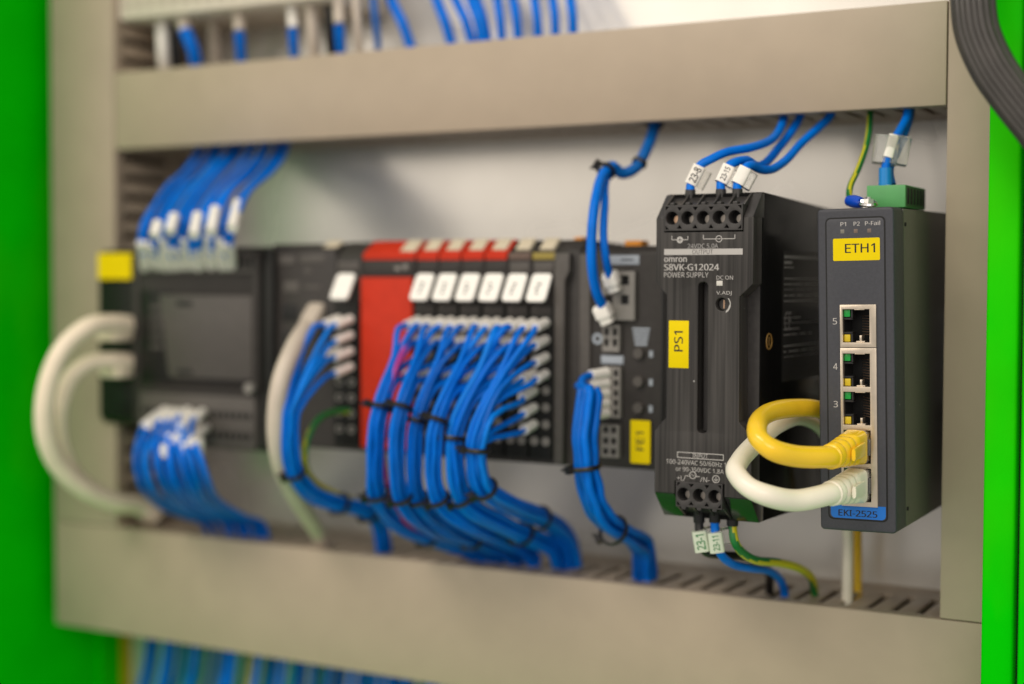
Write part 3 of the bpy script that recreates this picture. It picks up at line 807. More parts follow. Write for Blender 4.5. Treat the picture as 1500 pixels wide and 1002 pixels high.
part("wire", B().tube(smooth([q0 + V(1.5, 4, 0), (77.0, -66.0, 43.9), (78.2, -62.0, 50.9), (80.1, -56.0, 59.4), (80.0, -48.0, 66.9), (79.5, -44.0, 72.9)]), 1.6, 12), M_BLUED, sw, sm=60)
part("ferrule", B().cyl((77.1, -72.0, 37.7), (77.0, -72.0, 44.6), 2.6, 2.5), mat("light_blue_ferrule", (0.01, 0.24, 0.66), 0.35), sw)
marker(sw, (77.8, -72.0, 48.3), (79.0, -68.0, 57.3), 1.5, None)
clear_cover(sw, (76.2, -71.0, 46.3), (76.8, -69.0, 57.1), 3.2)
clear_cover(sw, (78.8, -66.0, 46.5), (80.3, -64.0, 57.4), 3.2)

# ---------------------------------------------------------------- remote I/O units, 12 mm each
UY = -80.0
def tagpart(t, x0, x1, marks=True):
    g = B()
    rings = []
    for off in (0.0, 1.1):
        rings.append(g.ring([(a, UY - 2.0 - 7.2 * (3.2 - c) / 12.0 + off * .85, c - off * .5) for a, c in rrect(x0, x1, -8.6, 3.2, 1.6)]))
    g.skin(rings)
    o = part("marker_tag", g, M_TAG, t)
    if marks:
        pb = B()
        for j in range(3):
            q = .34 + .16 * j
            y = UY - 2.0 - 7.2 * q; z = 3.2 - 12.0 * q
            w = random.uniform(1.0, 1.8)
            xm = (x0 + x1) / 2 + .4
            pb.prism([(y - .12, z + .05), (y - .12 - .6, z - .95), (y - .6, z - 1.0), (y, z)], 'x', xm - w, xm - w + 1.0 + random.random())
        part("print", pb, mat("tag_print", (0.05, 0.055, 0.06), 0.5), o)
    return o
def io_unit(x, lab, stripe, group="slim input output units"):
    t = thing("io_unit", lab, "control module", (x + 6, -40, -80), group)
    b = B()
    b.prism([(-8, -80), (-8, 16), (UY + 9, 18), (UY + 2.2, 12.6), (UY, 9.6), (UY, -80)], 'x', x + .25, x + 11.75, .3, 1)
    part("body", b, M_PLC, t)
    if stripe is M_RED:
        part("red_slope", B().prism([(UY + 9.3, 18.5), (UY + .2, 12.3), (UY + 1.6, 11.5), (UY + 10.6, 17.5)], 'x', x + .5, x + 11.5, .2), M_RED, t)
    cap = B().prism([(UY + 7.8, 19.0), (UY + 1.6, 14.0), (UY + 3.2, 12.6), (UY + 9.6, 17.6)], 'x', x + 2.6, x + 9.8, .4, 2)
    part("latch", cap, M_CAPP, t)
    part("colour_stripe", B().box(x + .5, x + 11.5, UY - .5, UY + 1.0, 9.3, 12.4, .2), stripe, t)
    part("name_strip", B().box(x + 1.2, x + 10.8, UY - .35, UY + .2, 3.6, 8.2, .15), M_PLCL if stripe is not M_RED else M_PLC, t)
    tagpart(t, x + 1.6, x + 11.1)
    part("terminal_block", B().box(x + .5, x + 11.5, UY - 2.4, UY + .4, -77.5, -10.5, .4), M_PLCD, t)
    part("signal_strip", B().box(x + 1.0, x + 11.0, UY - 2.6, UY - 2.2, -14.6, -11.2, .1), M_PLC, t)
    me = None
    for k in range(8):
        for c in (3.0, 8.6):
            if me is None:
                me = B().plate(circ(0, 0, 1.9, 14), [circ(0, 0, 1.15, 12)], UY - 3.0, UY - 2.2).box(-.8, .8, UY - 2.5, UY - 2.3, -.8, .8)
                me = me.mesh("terminal", (0, -40, 0)); me.materials.append(M_LGREY)
            o = bpy.data.objects.new("terminal", me); COL.objects.link(o); o.parent = t
            o.location = (V(x + c, -40, -18.0 - 7.4 * k) - BASE[t.name]) * S
    return t
UX = [-136.0 + 12.0 * i for i in range(6)]
M_STRY = mat("olive_stripe_plastic", (0.30, 0.23, 0.045), 0.45)
M_STRB = mat("brown_stripe_plastic", (0.13, 0.085, 0.065), 0.45)
labs = ["slim red-striped unit directly right of the red module", "second slim red-striped unit right of the red module",
        "third slim red-striped unit right of the red module", "fourth slim red-striped unit, last one with a red stripe",
        "slim unit with plain brown stripe, between red-striped and olive-striped ones", "slim unit with olive stripe beside the blank end cover"]
for i in range(6):
    io_unit(UX[i], labs[i], M_RED if i < 4 else (M_STRB if i == 4 else M_STRY))

# red module
rd = thing("safety_module", "wide red module in the middle of the row", "control module", (-151.5, -40, -80))
b = B().prism([(-8, -80), (-8, 16), (UY + 9, 18), (UY + 2.2, 12.6), (UY, 9.6), (UY, -80)], 'x', -166.2, -136.3, .3, 1)
part("body", b, M_PLC, rd)
part("red_cover", B().box(-165.6, -137.2, UY - 2.4, UY + .4, -78, 1.5, .6), M_RED, rd)
part("dark_band", B().box(-165.6, -137.0, UY - .8, UY + .2, 2.2, 9.2, .2), M_PLC, rd)
part("band_print", B().box(-147.5, -144.5, UY - .9, UY - .75, 4.6, 6.4, .05).box(-143.0, -140.5, UY - .9, UY - .75, 5.0, 7.4, .05), M_LGREY, rd)
part("colour_stripe", B().prism([(UY + 9.5, 18.6), (UY - .4, 12.4), (UY - .4, 9.5), (UY + 1.6, 9.5), (UY + 11, 17.5)], 'x', -165.6, -136.8, .3), M_RED, rd)
part("latch", B().prism([(UY + 8.2, 19.0), (UY + .8, 13.6), (UY + 2.6, 11.5), (UY + 10, 17)], 'x', -145.8, -137.6, .4), M_CAPP, rd)

# coupler and its slim neighbour
cp = thing("bus_coupler", "charcoal module where the thick grey cable plugs in", "control module", (-205, -40, -80))
b = B().prism([(-8, -80), (-8, 16), (UY + 7, 17.5), (UY, 14), (UY, -80)], 'x', -223.2, -181.6, .5, 1)
part("body", b, M_PLC, cp)
part("side_rib", B().box(-223.0, -216.5, UY - 2.6, UY + .3, -79, 14.5, .6), M_PLCD, cp)
for a in ((-214.5, -205.5, 7.5, 11.8), (-202.5, -187.5, 8.2, 12.0), (-212, -203, -5.8, -.6), (-200, -196, 3.2, 5.6), (-200, -190, -4.2, -2.6)):
    part("printed_field", B().box(a[0], a[1], UY - .3, UY + .2, a[2], a[3], .1), M_PLCL, cp)
part("jack_opening", B().box(-213, -204, UY - .25, UY + .2, -19.5, -11.5, .2), M_BLACK, cp)
part("jack_opening", B().box(-213, -204, UY - .25, UY + .2, -36, -25, .2), M_BLACK, cp)
part("latch", B().prism([(UY + 8.2, 19.0), (UY + .5, 13.8), (UY + 2, 12.5), (UY + 10, 17)], 'x', -191.5, -183.0, .4), M_CAPP, cp)
un = thing("power_feed_unit", "slim charcoal unit with one white tag left of the red module", "control module", (-173.8, -40, -80))
part("body", B().prism([(-8, -80), (-8, 16), (UY + 9, 18), (UY + 2.2, 12.6), (UY, 9.6), (UY, -80)], 'x', -181.2, -166.6, .3, 1), M_PLC, un)
tagpart(un, -178.8, -168.6, False)
part("name_strip", B().box(-180.2, -167.8, UY - .35, UY + .2, 4.6, 8.8, .15), M_PLCL, un)
part("terminal_block", B().box(-180.6, -167.2, UY - 2.4, UY + .4, -77.5, -10.5, .4), M_PLCD, un)
for k in range(8):
    for c in (-177.4, -170.6):
        part("terminal", B().plate(circ(c, -18 - 7.4 * k, 1.9, 14), [circ(c, -18 - 7.4 * k, 1.15, 12)], UY - 3.0, UY - 2.2), M_LGREY, un)
# end cover
ec = thing("end_cover", "blank charcoal end cover right of the slim units", "control module", (-57.5, -40, -80))
part("body", B().prism([(-8, -80), (-8, 16), (UY + 8, 18), (UY + 1, 13), (UY, -80)], 'x', -63.6, -52.9, .4, 1), M_PLC, ec)
part("raised_rib", B().prism([(-63.2, -79), (-63.2, 12), (-56.0, 12), (-56.0, 4.0), (-58.6, .5), (-58.6, -79)], 'y', UY - 3.2, UY + .4, .3), M_PLCL, ec)
part("orange_clip", B().box(-62.5, -58.5, UY + 14, UY + 20, 17.2, 19.4, .3), M_ORANGE, ec)

# ---------------------------------------------------------------- FE1 unit
fe = thing("filter_module", "charcoal module with yellow FE1 label beside the power supply", "control module", (-27, -40, -80))
FY = -80.0
part("body", B().prism([(-8, -79.5), (-8, 15), (FY + 5, 15), (FY, 12.2), (FY, -79.5)], 'x', -52.3, -1.2, .6, 2), M_PLC, fe)
part("left_flange", B().box(-52.2, -47.0, FY - 1.2, FY + .3, -79, 11.5, .3), M_PLCL, fe)
part("right_edge", B().box(-13.8, -12.6, FY - .9, FY + .3, -79, 11.0, .2), M_BLACK, fe)
part("top_label", B().box(-41.0, -24.5, FY - .25, FY + .2, 7.0, 11.0, .1), mat("pale_blue_label", (0.36, 0.40, 0.45), 0.45), fe)
part("label_print", B().box(-33, -27, FY - .33, FY - .2, 8.8, 9.4), M_INK, fe)
def connector(x0, x1, z0, z1, cols, rows, hw, hz, m=M_LGREY):
    hs = []
    for c in cols:
        for r0 in rows: hs.append(rect(c - hw, c + hw, r0 - hz, r0 + hz))
    o = part("connector", B().plate(rect(x0, x1, z0, z1), hs, FY - 2.4, FY + .1, .2, 1), m, fe)
    part("hole_back", B().box(x0 + .5, x1 - .5, FY - .9, FY - .5, z0 + .5, z1 - .5), M_BLACK, o)
    return o
connector(-41.0, -25.5, -16.5, 4.2, (-37.6, -30.2), (0.4, -7.8), 1.9, 2.0)
connector(-40.5, -32.5, -30.0, -18.6, (-38.6, -34.6), (-21.5, -26.0), 1.1, 1.6)
part("pale_bar", B().box(-42.0, -31.5, FY - .5, FY + .2, -35.2, -31.6, .2), mat("pale_blue_label", (0.36, 0.40, 0.45), 0.45), fe)
connector(-40.5, -32.0, -58.0, -36.4, (-34.0,), (-39, -43.2, -47.4, -51.6, -55.6), 1.0, 1.4)
connector(-41.0, -32.5, -75.0, -61.0, (-38.7, -35.0), (-63.2, -67.9, -72.4), 1.2, 1.3)
part("left_icon", B().plate(circ(-43.8, -24.6, 2.4), [circ(-43.8, -24.6, 1.2)], FY - .3, FY + .1), mat("pale_blue_label", (0.36, 0.40, 0.45), 0.45), fe)
for i in range(5):
    part("port_icon", B().box(-27.4 + .3 * i, -27.4 + 8.0 - .3 * i, FY - .25, FY + .1, -20.6 - 1.6 * i, -19.6 - 1.6 * i), mat("pale_blue_label", (0.36, 0.40, 0.45), 0.45), fe)
for z in (-30.3, -42.2, -53.4):
    part("push_button", B().cyl((-24.0, FY + .1, z), (-24.0, FY - 2.2, z), 2.6, 2.2, 18), M_PLCL, fe)
    part("button_print", B().box(-19.6, -18.0, FY - .2, FY + .1, z - 1.6, z + 1.2), mat("pale_blue_label", (0.36, 0.40, 0.45), 0.45), fe)
lb = part("yellow_label", B().plate(rrect(*(-27.4, -18.3, -76.7, -58.5), .5), [], FY - 1.5, FY - 1.15), M_LABEL, fe, "yellow label lettered FE1 upwards")
fx0, fx1, fz0, fz1 = (-27.4, -18.3, -76.7, -58.5)
text(lb, "FE1", (fx0 + 2.6, fx1 - 2.9, fz0 + 5.5, fz1 - 5.0), FY - 1.55, M_INK, rot=True, bold=.012)
part("orange_clip", B().box(-38, -30, FY + 14, FY + 22, 14.6, 17.6, .5), M_ORANGE, fe)

# ---------------------------------------------------------------- main controller at the left
pc = thing("controller", "large charcoal controller at the left with blue wires above and below", "controller", (-264, -40, -86))
part("body", B().prism([(-8, -84.5), (-8, 16.5), (-68, 16.5), (-74, 14), (-80, 14), (-80, -82), (-74, -84.5)], 'x', -304.8, -224.6, .5, 1), M_PLC, pc)
part("upper_terminal_strip", B().box(-303.5, -226, -82.5, -79, 3.2, 13.4, .5), M_PLCL, pc)
for k in range(18):
    part("terminal", B().box(-301 + 4.1 * k, -298.4 + 4.1 * k, -82.8, -82.3, 5.2, 11.6, .1), M_PLCD, pc)
part("screen_panel", B().prism([(-282, -49), (-228, -49), (-228, -7.5), (-288, -7.5)], 'y', -84.5, -79.6, .8), mat("warm_grey_panel", (0.072, 0.064, 0.058), 0.42, noise=.06, nscale=200), pc)
part("recess_field", B().box(-303.8, -283, -80.6, -79.4, -52, -5.5, .3), M_PLCD, pc)
for z in (-14, -19, -24, -29, -34): part("indicator_row", B().box(-297, -289, -80.9, -80.5, z - .9, z + .9, .1), M_PLCL, pc)
part("latch_slot", B().box(-276, -266, -84.8, -84.2, -13.2, -10.6, .3), M_BLACK, pc)
part("latch_slot", B().box(-276, -266, -84.8, -84.2, -47.0, -44.8, .3), M_BLACK, pc)
part("side_rib", B().box(-228.6, -224.9, -83.5, -79.6, -54, 14, .4), M_PLC, pc)
part("lower_terminal_strip", B().box(-303.5, -228, -82.5, -79, -82.5, -57, .5), M_PLCL, pc)
part("strip_edge", B().box(-303.5, -226, -83.4, -82.2, -56.5, -54.5, .2), M_PLC, pc)
for z in (-66.5, -76.5):
    for k in range(18):
        part("terminal", B().box(-301 + 4.0 * k, -298.6 + 4.0 * k, -82.9, -82.4, z - 1.6, z + 1.6, .1), M_PLCD, pc)
part("push_knob", B().cyl((-229.5, -83.4, -52.5), (-229.5, -86, -52.5), 2.6, n=14), M_LGREY, pc)
ad = thing("side_adapter", "narrow dark adapter with a yellow label at the left end of the row", "control module", (-318, -40, -75))
part("body", B().prism([(-8, -76), (-8, 15.5), (-72, 15.5), (-76, 13), (-76, -72), (-72, -76)], 'x', -337.5, -305.4, .8, 2), M_PLCD, ad)
part("edge_rib", B().box(-310.5, -305.8, -79.5, -75.6, -74, 12.5, .6), M_PLC, ad)
part("yellow_label", B().plate(rrect(*(-335.5, -312.2, 0.2, 13.7), .8), [], -78.4, -76.0), M_LABEL, ad)
part("jack_opening", B().box(-325.5, -312.5, -76.5, -75.7, -31, -19.5, .3), M_BLACK, ad)
part("jack_opening", B().box(-325.5, -312.5, -76.5, -75.7, -50, -38.5, .3), M_BLACK, ad)
part("jack_opening", B().box(-325.5, -312.5, -76.5, -75.7, -66, -56, .3), M_BLACK, ad)

# ---------------------------------------------------------------- wire bundles
def bundle(name, label, group, terms, spine, r, m, ties=(), sleeve=9.0, dirn=(0, -1, -0.08), mats=None, sl_r=None, lead=14.0, spread=1.0, base=None, skip=0):
    """wires leave the terminals, come together round the spine and run on as a tied bunch"""
    t = thing(name, label, "wire bundle", spine[-1], group)
    n = len(terms); offs = [(a * spread, c * spread) for a, c in disc_offsets(n, r)]
    sp = smooth(spine, 8); fr = frames(sp)
    e1 = fr[0][1]; e2 = fr[0][2]
    tm = sum((V(q) for q in terms), V(0, 0, 0)) / n
    order = sorted(range(n), key=lambda i: (V(terms[i]) - tm).dot(e1))
    oorder = sorted(range(n), key=lambda i: offs[i][0])
    slot = {order[i]: offs[oorder[i]] for i in range(n)}
    d = V(dirn).normalized()
    for i, q in enumerate(terms):
        q = V(q); oa, ob = slot[i]
        dj = d + V(random.uniform(-.10, .10), 0, random.uniform(-.10, .08)); dj.normalize()
        lj = lead + random.uniform(-1.5, 3)
        P = [q, q + d * sleeve, q + dj * lj]
        k0 = skip if skip is not None else 3 + int(max(0, -21 - q.z) / 7.4 * 1.1)
        for k in range(k0, len(sp), 4):
            ja = random.uniform(-.3, .3) * r; jb = random.uniform(-.3, .3) * r
            P.append(sp[k] + fr[k][1] * (oa + ja) + fr[k][2] * (ob + jb))
        if (len(sp) - 1) % 4: P.append(sp[-1] + fr[-1][1] * oa + fr[-1][2] * ob)
        part("wire", B().tube(smooth(P, 3), r, 8), (mats[i % len(mats)] if mats else (random.choice(BLUES) if m is M_BLUE else m)), t, sm=70)
        if sleeve > 0:
            part("marker_sleeve", B().cyl(q, q + d * (sleeve + random.uniform(-1, 1.5)), sl_r or r * 1.3, n=10), M_SLEEVE, t)
    R_ = max(math.hypot(*o) for o in offs) + r
    for tt in ties: cable_tie(t, sp, tt, R_)
    return t
TY1, TY2 = -113, -116
sp6 = [
 [(-124.8, -112.0, -39.9), (-130.7, -117.0, -55.3), (-132.9, -118.0, -74.1), (-136.0, -112.0, -93.6), (-138.6, -92.0, -109.0), (-135.6, -66.0, -120.4), (-128.3, -44.0, -128.9), (-121.6, -36.0, -136.1)],
 [(-111.3, -117.0, -39.2), (-116.7, -122.0, -54.3), (-118.5, -123.0, -72.8), (-119.7, -117.0, -93.6), (-120.6, -97.0, -108.4), (-122.5, -66.0, -119.8), (-118.9, -44.0, -128.7), (-114.1, -36.0, -136.7)],
 [(-106.0, -110.0, -39.4), (-112.6, -115.0, -57.9), (-114.0, -116.0, -74.7), (-115.5, -110.0, -94.8), (-114.3, -90.0, -109.7), (-111.5, -66.0, -119.8), (-107.7, -44.0, -128.3), (-104.7, -36.0, -136.5)],
 [(-92.7, -116.0, -38.6), (-99.1, -121.0, -59.1), (-100.5, -122.0, -74.7), (-101.5, -116.0, -93.0), (-97.1, -96.0, -106.6), (-98.8, -66.0, -117.8), (-97.7, -44.0, -126.7), (-95.5, -36.0, -136.2)],
 [(-86.1, -109.0, -38.8), (-94.2, -114.0, -62.9), (-93.9, -115.0, -78.0), (-94.1, -109.0, -92.7), (-90.2, -89.0, -104.5), (-86.8, -64.0, -115.1), (-84.3, -42.0, -125.2), (-84.9, -34.0, -136.8)],
 [(-70.6, -115.0, -38.0), (-79.2, -120.0, -65.1), (-80.4, -119.0, -77.3), (-80.2, -113.0, -87.7), (-78.9, -93.0, -97.7), (-79.1, -62.0, -108.0), (-78.3, -40.0, -120.5), (-78.7, -32.0, -136.5)],
]
blab = ["leftmost blue bundle in front of the red module, tied twice", "second blue bundle from the red module among the six tied together",
        "third blue bundle from the red module among the six tied together", "fourth blue bundle from the red module, third from the end cover",
        "fifth blue bundle from the red module, second from the end cover", "blue bundle nearest the end cover, its wires fanning out to the right"]
random.seed(11)
for i in range(6):
    tm = []
    for k, c in ((0, 3.0), (0, 8.6), (1, 3.0), (1, 8.6), (2, 8.6), (3, 8.6), (3, 3.0)): tm.append((UX[i] + c, UY - 3, -18.0 - 7.4 * k))
    if i == 5:
        for k in (4, 5, 6): tm.append((UX[i] + 3.0, UY - 3, -18.0 - 7.4 * k))
    bundle("wire_bundle", blab[i], "six tied blue bundles from the slim units", tm, [(UX[i] + 6.5, -95, -23)] + sp6[i][1:], (1.45, 1.3, 1.25, 1.3, 1.5, 1.3)[i], M_BLUE,
           (.155 + .01 * i, .43, .70) if i in (0, 2, 4, 5) else (.15, .43), sleeve=10, lead=14, sl_r=2.2, skip=None, spread=.84, dirn=(0, -1, -.22))
# pink-violet wire across the red module
wire("violet_wire", "thin magenta wire crossing the red module beside the leftmost blue bundle",
     [(-132.8, -84.0, -20.8), (-129.1, -98.0, -27.0), (-128.0, -110.0, -40.1), (-129.6, -114.0, -53.4), (-131.7, -114.0, -68.4), (-132.3, -110.0, -86.9), (-135.6, -92.0, -107.8), (-135.0, -64.0, -120.6), (-130.7, -40.0, -132.7)], 1.1, mat("magenta_wire_pvc", (0.52, 0.05, 0.28), 0.4))
wire("violet_wire", "thin magenta wire between the two leftmost blue bundles",
     [(-129.8, -84.0, -27.5), (-122.6, -104.0, -37.2), (-123.7, -111.0, -50.3), (-131.5, -109.0, -64.3), (-136.5, -107.0, -73.9), (-137.8, -104.0, -84.9)], 1.1, mat("magenta_wire_pvc", (0.52, 0.05, 0.28), 0.4))

# bundle of the FE1 unit
bundle("wire_bundle", "five blue wires tied below the FE1 module, dropping into the duct", "blue bundles of the FE1 module",
       [(-38.4, FY - 2, -39.0 - 4.2 * k) for k in range(5)],
       [(-38.1, -100.0, -44.7), (-38.2, -104.0, -64.3), (-37.2, -104.0, -78.4), (-35.9, -100.0, -91.5), (-34.4, -90.0, -102.2), (-33.0, -74.0, -109.7), (-34.1, -56.0, -116.6), (-36.6, -46.0, -126.4), (-38.4, -42.0, -137.7)], 1.8, M_BLUE,
       (.24, .56), sleeve=9, lead=13, dirn=(-.45, -1, -.1), sl_r=2.5)
tw = thing("wire_bundle", "two blue wires hanging from the upper duct to the FE1 module's white plugs", "wire bundle", (-46.4, -70.0, 44.2), "blue bundles of the FE1 module")
tp = smooth([(-34.9, -40.0, 75.0), (-33.8, -46.0, 66.3), (-33.4, -56.0, 55.6), (-35.2, -62.0, 48.8), (-38.7, -67.0, 46.5), (-41.5, -72.0, 49.2), (-42.2, -78.0, 45.9)])
part("wire", B().tube(tp, 2.5, 12), M_BLUED, tw, sm=60)
w1 = smooth([(-40.9, -72.0, 49.5), (-41.8, -80.0, 45.2), (-39.1, -92.0, 34.7), (-37.9, -98.0, 20.3), (-37.8, -98.0, 6.2), (-37.8, -94.0, -3.7), (-37.2, -88.0, -11.5)])
w2 = smooth([(-40.7, -71.0, 48.6), (-42.1, -76.0, 43.7), (-37.9, -86.0, 32.1), (-35.5, -92.0, 19.0), (-34.2, -92.0, 9.1), (-34.5, -88.0, 2.0)])
part("wire", B().tube(w1, 2.15, 12), M_BLUE, tw, sm=60)
part("wire", B().tube(w2, 1.75, 12), M_BLUE, tw, sm=60)
cable_tie(tw, tp, .97, 3.4); cable_tie(tw, tp, .45, 2.6, head=False); cable_tie(tw, tp, .1, 3.2)
for c, d, (hu, hv, ln) in (((-37.7, -87.0, -13.0), (.30, .30, -.9), (3.6, 3.2, 10)), ((-34.5, -86.0, 0.6), (.22, .34, -.9), (3.2, 3.0, 10))):
    c = V(c); d = V(d).normalized(); u = d.cross(V(0, -1, 0)).normalized(); w = u.cross(d)
    part("white_plug", B().loft([(c - d * 3.5, u, w, hu * .8, hv * .8, 5), (c - d * 2.5, u, w, hu, hv, 6), (c + d * 2, u, w, hu, hv, 6), (c + d * 2.4, u, w, hu * .8, hv * .8, 6), (c + d * 5, u, w, hu * .8, hv * .8, 5)], 16), M_SLEEVE, tw)

# coupler wiring
bundle("wire_bundle", "blue bundle tied beside the thick grey cable under the coupler", "blue bundles of the left-hand modules",
       [(-170.6, UY - 3, -18), (-170.6, UY - 3, -25.4), (-170.6, UY - 3, -32.8), (-177.4, UY - 3, -18), (-177.4, UY - 3, -32.8), (-170.6, UY - 3, -40.2)],
       [(-179.5, -116.0, -58.4), (-181.1, -116.0, -74.0), (-182.7, -110.0, -87.8), (-183.2, -96.0, -99.0), (-179.8, -78.0, -106.1), (-175.2, -62.0, -111.1), (-176.3, -50.0, -121.9), (-179.2, -44.0, -134.9)], 1.25, M_BLUE,
       (.29, .58, .74), sleeve=10, lead=15, dirn=(-.25, -1, -.3), sl_r=2.2)
ew2 = wire("earth_wire", "green and yellow wire curling below the coupler's blue bundle",
     [(-172.2, -82.0, -61.2), (-175.0, -90.0, -61.1), (-177.0, -100.0, -64.2), (-178.7, -106.0, -73.2), (-181.4, -104.0, -84.6), (-184.6, -92.0, -94.4), (-183.0, -78.0, -101.8), (-179.3, -62.0, -108.8), (-180.1, -48.0, -120.8), (-181.2, -44.0, -135.1)], 1.5, [M_EGRN, M_EYEL], matfn=two_tone)
gc = wire("grey_cable", "thick light grey cable hanging from the coupler into the bottom duct",
     [(-193.4, -80.0, -16.7), (-189.6, -92.0, -22.2), (-184.8, -108.0, -31.1), (-184.5, -118.0, -46.1), (-186.5, -119.0, -64.7), (-189.7, -112.0, -82.7), (-195.9, -94.0, -100.1), (-205.5, -68.0, -117.4), (-211.9, -50.0, -130.0), (-213.0, -44.0, -139.7)], 4.3, M_GREYC, cat="cable")
part("plug", B().loft([((-193.3, -79.0, -15.4), (1, 0, 0), (0, 0, 1), 5.2, 5.2, 5), ((-189.9, -90.0, -21.0), (1, 0, 0), (0, 0, 1), 5.0, 5.0, 4), ((-189.2, -94.0, -23.7), (1, 0, 0), (0, 0, 1), 4.4, 4.4, 2)], 16), M_GREYC, gc)

# controller wiring, top
random.seed(5)
def fan(name, label, tops, bots, r, ydt, ydb, mids, mats, group, sleeve_dir, extra=None):
    t = thing(name, label, "wire bundle", tops[0], group)
    n = len(tops)
    for i in range(n):
        P = [V(bots[i])] + [V(q) for q in mids(i)] + [V(tops[i])]
        part("wire", B().tube(smooth(P, 6), r, 8), mats[i % len(mats)], t, sm=70)
        d = V(sleeve_dir).normalized()
        part("marker_sleeve", B().cyl(V(bots[i]), V(bots[i]) + d * random.uniform(9, 12), r * 1.35, n=10), M_SLEEVE, t)
    return t
TB = [[(-299.3, -82.0, 5.7), (-287.9, -97.0, 17.5), (-283.2, -100.0, 27.4), (-284.7, -86.0, 41.0), (-290.5, -62.0, 55.6), (-297.3, -44.0, 67.7), (-299.6, -38.0, 79.9)],
 [(-296.8, -82.0, 6.7), (-285.3, -97.0, 17.7), (-280.6, -100.0, 27.6), (-282.3, -86.0, 44.5), (-288.1, -62.0, 57.1), (-295.0, -44.0, 67.6), (-297.3, -38.0, 79.8)],
 [(-291.7, -82.0, 6.6), (-280.3, -97.0, 17.1), (-275.5, -100.0, 27.0), (-276.6, -86.0, 44.3), (-281.6, -62.0, 56.5), (-287.9, -44.0, 67.4), (-290.1, -38.0, 79.4)],
 [(-289.1, -82.0, 6.3), (-277.7, -97.0, 16.7), (-272.8, -100.0, 26.6), (-274.5, -86.0, 42.6), (-279.9, -62.0, 57.8), (-286.4, -44.0, 67.3), (-288.7, -38.0, 79.4)],
 [(-284.7, -82.0, 5.5), (-273.3, -97.0, 18.3), (-268.3, -100.0, 28.1), (-270.4, -86.0, 42.7), (-276.1, -62.0, 55.0), (-282.7, -44.0, 67.2), (-284.9, -38.0, 79.2)],
 [(-279.9, -82.0, 5.8), (-268.5, -97.0, 16.2), (-263.6, -100.0, 26.0), (-265.0, -86.0, 42.6), (-269.8, -62.0, 57.7), (-275.8, -44.0, 66.9), (-278.0, -38.0, 78.9)],
 [(-277.2, -82.0, 6.0), (-265.7, -97.0, 18.2), (-260.7, -100.0, 28.0), (-263.1, -86.0, 42.4), (-268.7, -62.0, 56.4), (-275.2, -44.0, 66.9), (-277.4, -38.0, 78.8)],
 [(-274.6, -82.0, 6.5), (-263.2, -97.0, 16.1), (-258.1, -100.0, 25.9), (-260.1, -86.0, 41.6), (-265.0, -62.0, 56.9), (-271.1, -44.0, 66.7), (-273.3, -38.0, 78.6)],
 [(-271.0, -82.0, 6.2), (-259.6, -97.0, 18.2), (-254.5, -100.0, 28.0), (-257.1, -86.0, 41.9), (-262.5, -62.0, 57.5), (-269.0, -44.0, 66.6), (-271.1, -38.0, 78.5)],
 [(-266.9, -82.0, 6.4), (-255.5, -97.0, 16.4), (-250.3, -100.0, 26.1), (-252.4, -86.0, 41.0), (-256.9, -62.0, 55.2), (-262.7, -44.0, 66.4), (-264.9, -38.0, 78.3)],
 [(-263.7, -82.0, 5.7), (-252.3, -97.0, 16.9), (-247.0, -100.0, 26.6), (-249.8, -86.0, 42.4), (-255.0, -62.0, 56.0), (-261.2, -44.0, 66.3), (-263.3, -38.0, 78.2)],
 [(-261.0, -82.0, 6.6), (-249.5, -97.0, 18.0), (-244.3, -100.0, 27.7), (-245.7, -86.0, 40.9), (-249.2, -62.0, 55.1), (-254.3, -44.0, 66.1), (-256.4, -38.0, 77.9)],
 [(-255.7, -82.0, 6.1), (-244.3, -97.0, 18.5), (-239.0, -100.0, 28.2), (-242.0, -86.0, 43.2), (-246.8, -62.0, 56.6), (-252.8, -44.0, 66.0), (-254.9, -38.0, 77.8)],
 [(-253.7, -82.0, 6.9), (-242.3, -97.0, 16.9), (-237.0, -100.0, 26.5), (-240.4, -86.0, 42.7), (-245.6, -62.0, 53.9), (-251.9, -44.0, 66.0), (-253.9, -38.0, 77.8)],
 [(-248.9, -82.0, 6.0), (-237.5, -97.0, 17.8), (-232.1, -100.0, 27.4), (-235.1, -86.0, 39.7), (-239.6, -62.0, 54.1), (-245.3, -44.0, 65.7), (-247.4, -38.0, 77.4)],
 [(-245.3, -82.0, 6.1), (-233.9, -97.0, 16.2), (-228.5, -100.0, 25.8), (-231.4, -86.0, 40.6), (-235.7, -62.0, 53.8), (-241.2, -44.0, 65.5), (-243.2, -38.0, 77.3)],
 [(-242.1, -82.0, 6.3), (-230.7, -97.0, 18.0), (-225.3, -100.0, 27.5), (-228.8, -86.0, 42.4), (-233.5, -62.0, 54.3), (-239.3, -44.0, 65.5), (-241.3, -38.0, 77.2)]]
t = thing("wire_bundle", "broad fan of blue wires from the upper duct to the controller's top", "wire bundle", TB[0][-1], "blue bundles of the left-hand modules")
for i, P in enumerate(TB):
    part("wire", B().tube(smooth(P, 6), 1.45, 8), random.choice(BLUES), t, sm=70)
    q0, q1 = V(P[0]), V(P[1])
    part("marker_sleeve", B().cyl(q0, q0 + (q1 - q0) * random.uniform(.8, 1.2), 2.1, n=10), M_SLEEVE, t)
for a, c in (((-230.1, -92.0, 37.0), (-222.2, -106.0, 24.0)), ((-239.0, -98.0, 34.0), (-233.4, -108.0, 22.5)), ((-248.3, -100.0, 31.2), (-243.0, -109.0, 21.0)), ((-259.4, -104.0, 30.9), (-257.0, -110.0, 22.8)), ((-268.0, -106.0, 27.7), (-266.6, -110.0, 20.9))):
    part("marker_sleeve", B().cyl(a, c, 2.6, n=12), M_SLEEVE, t)
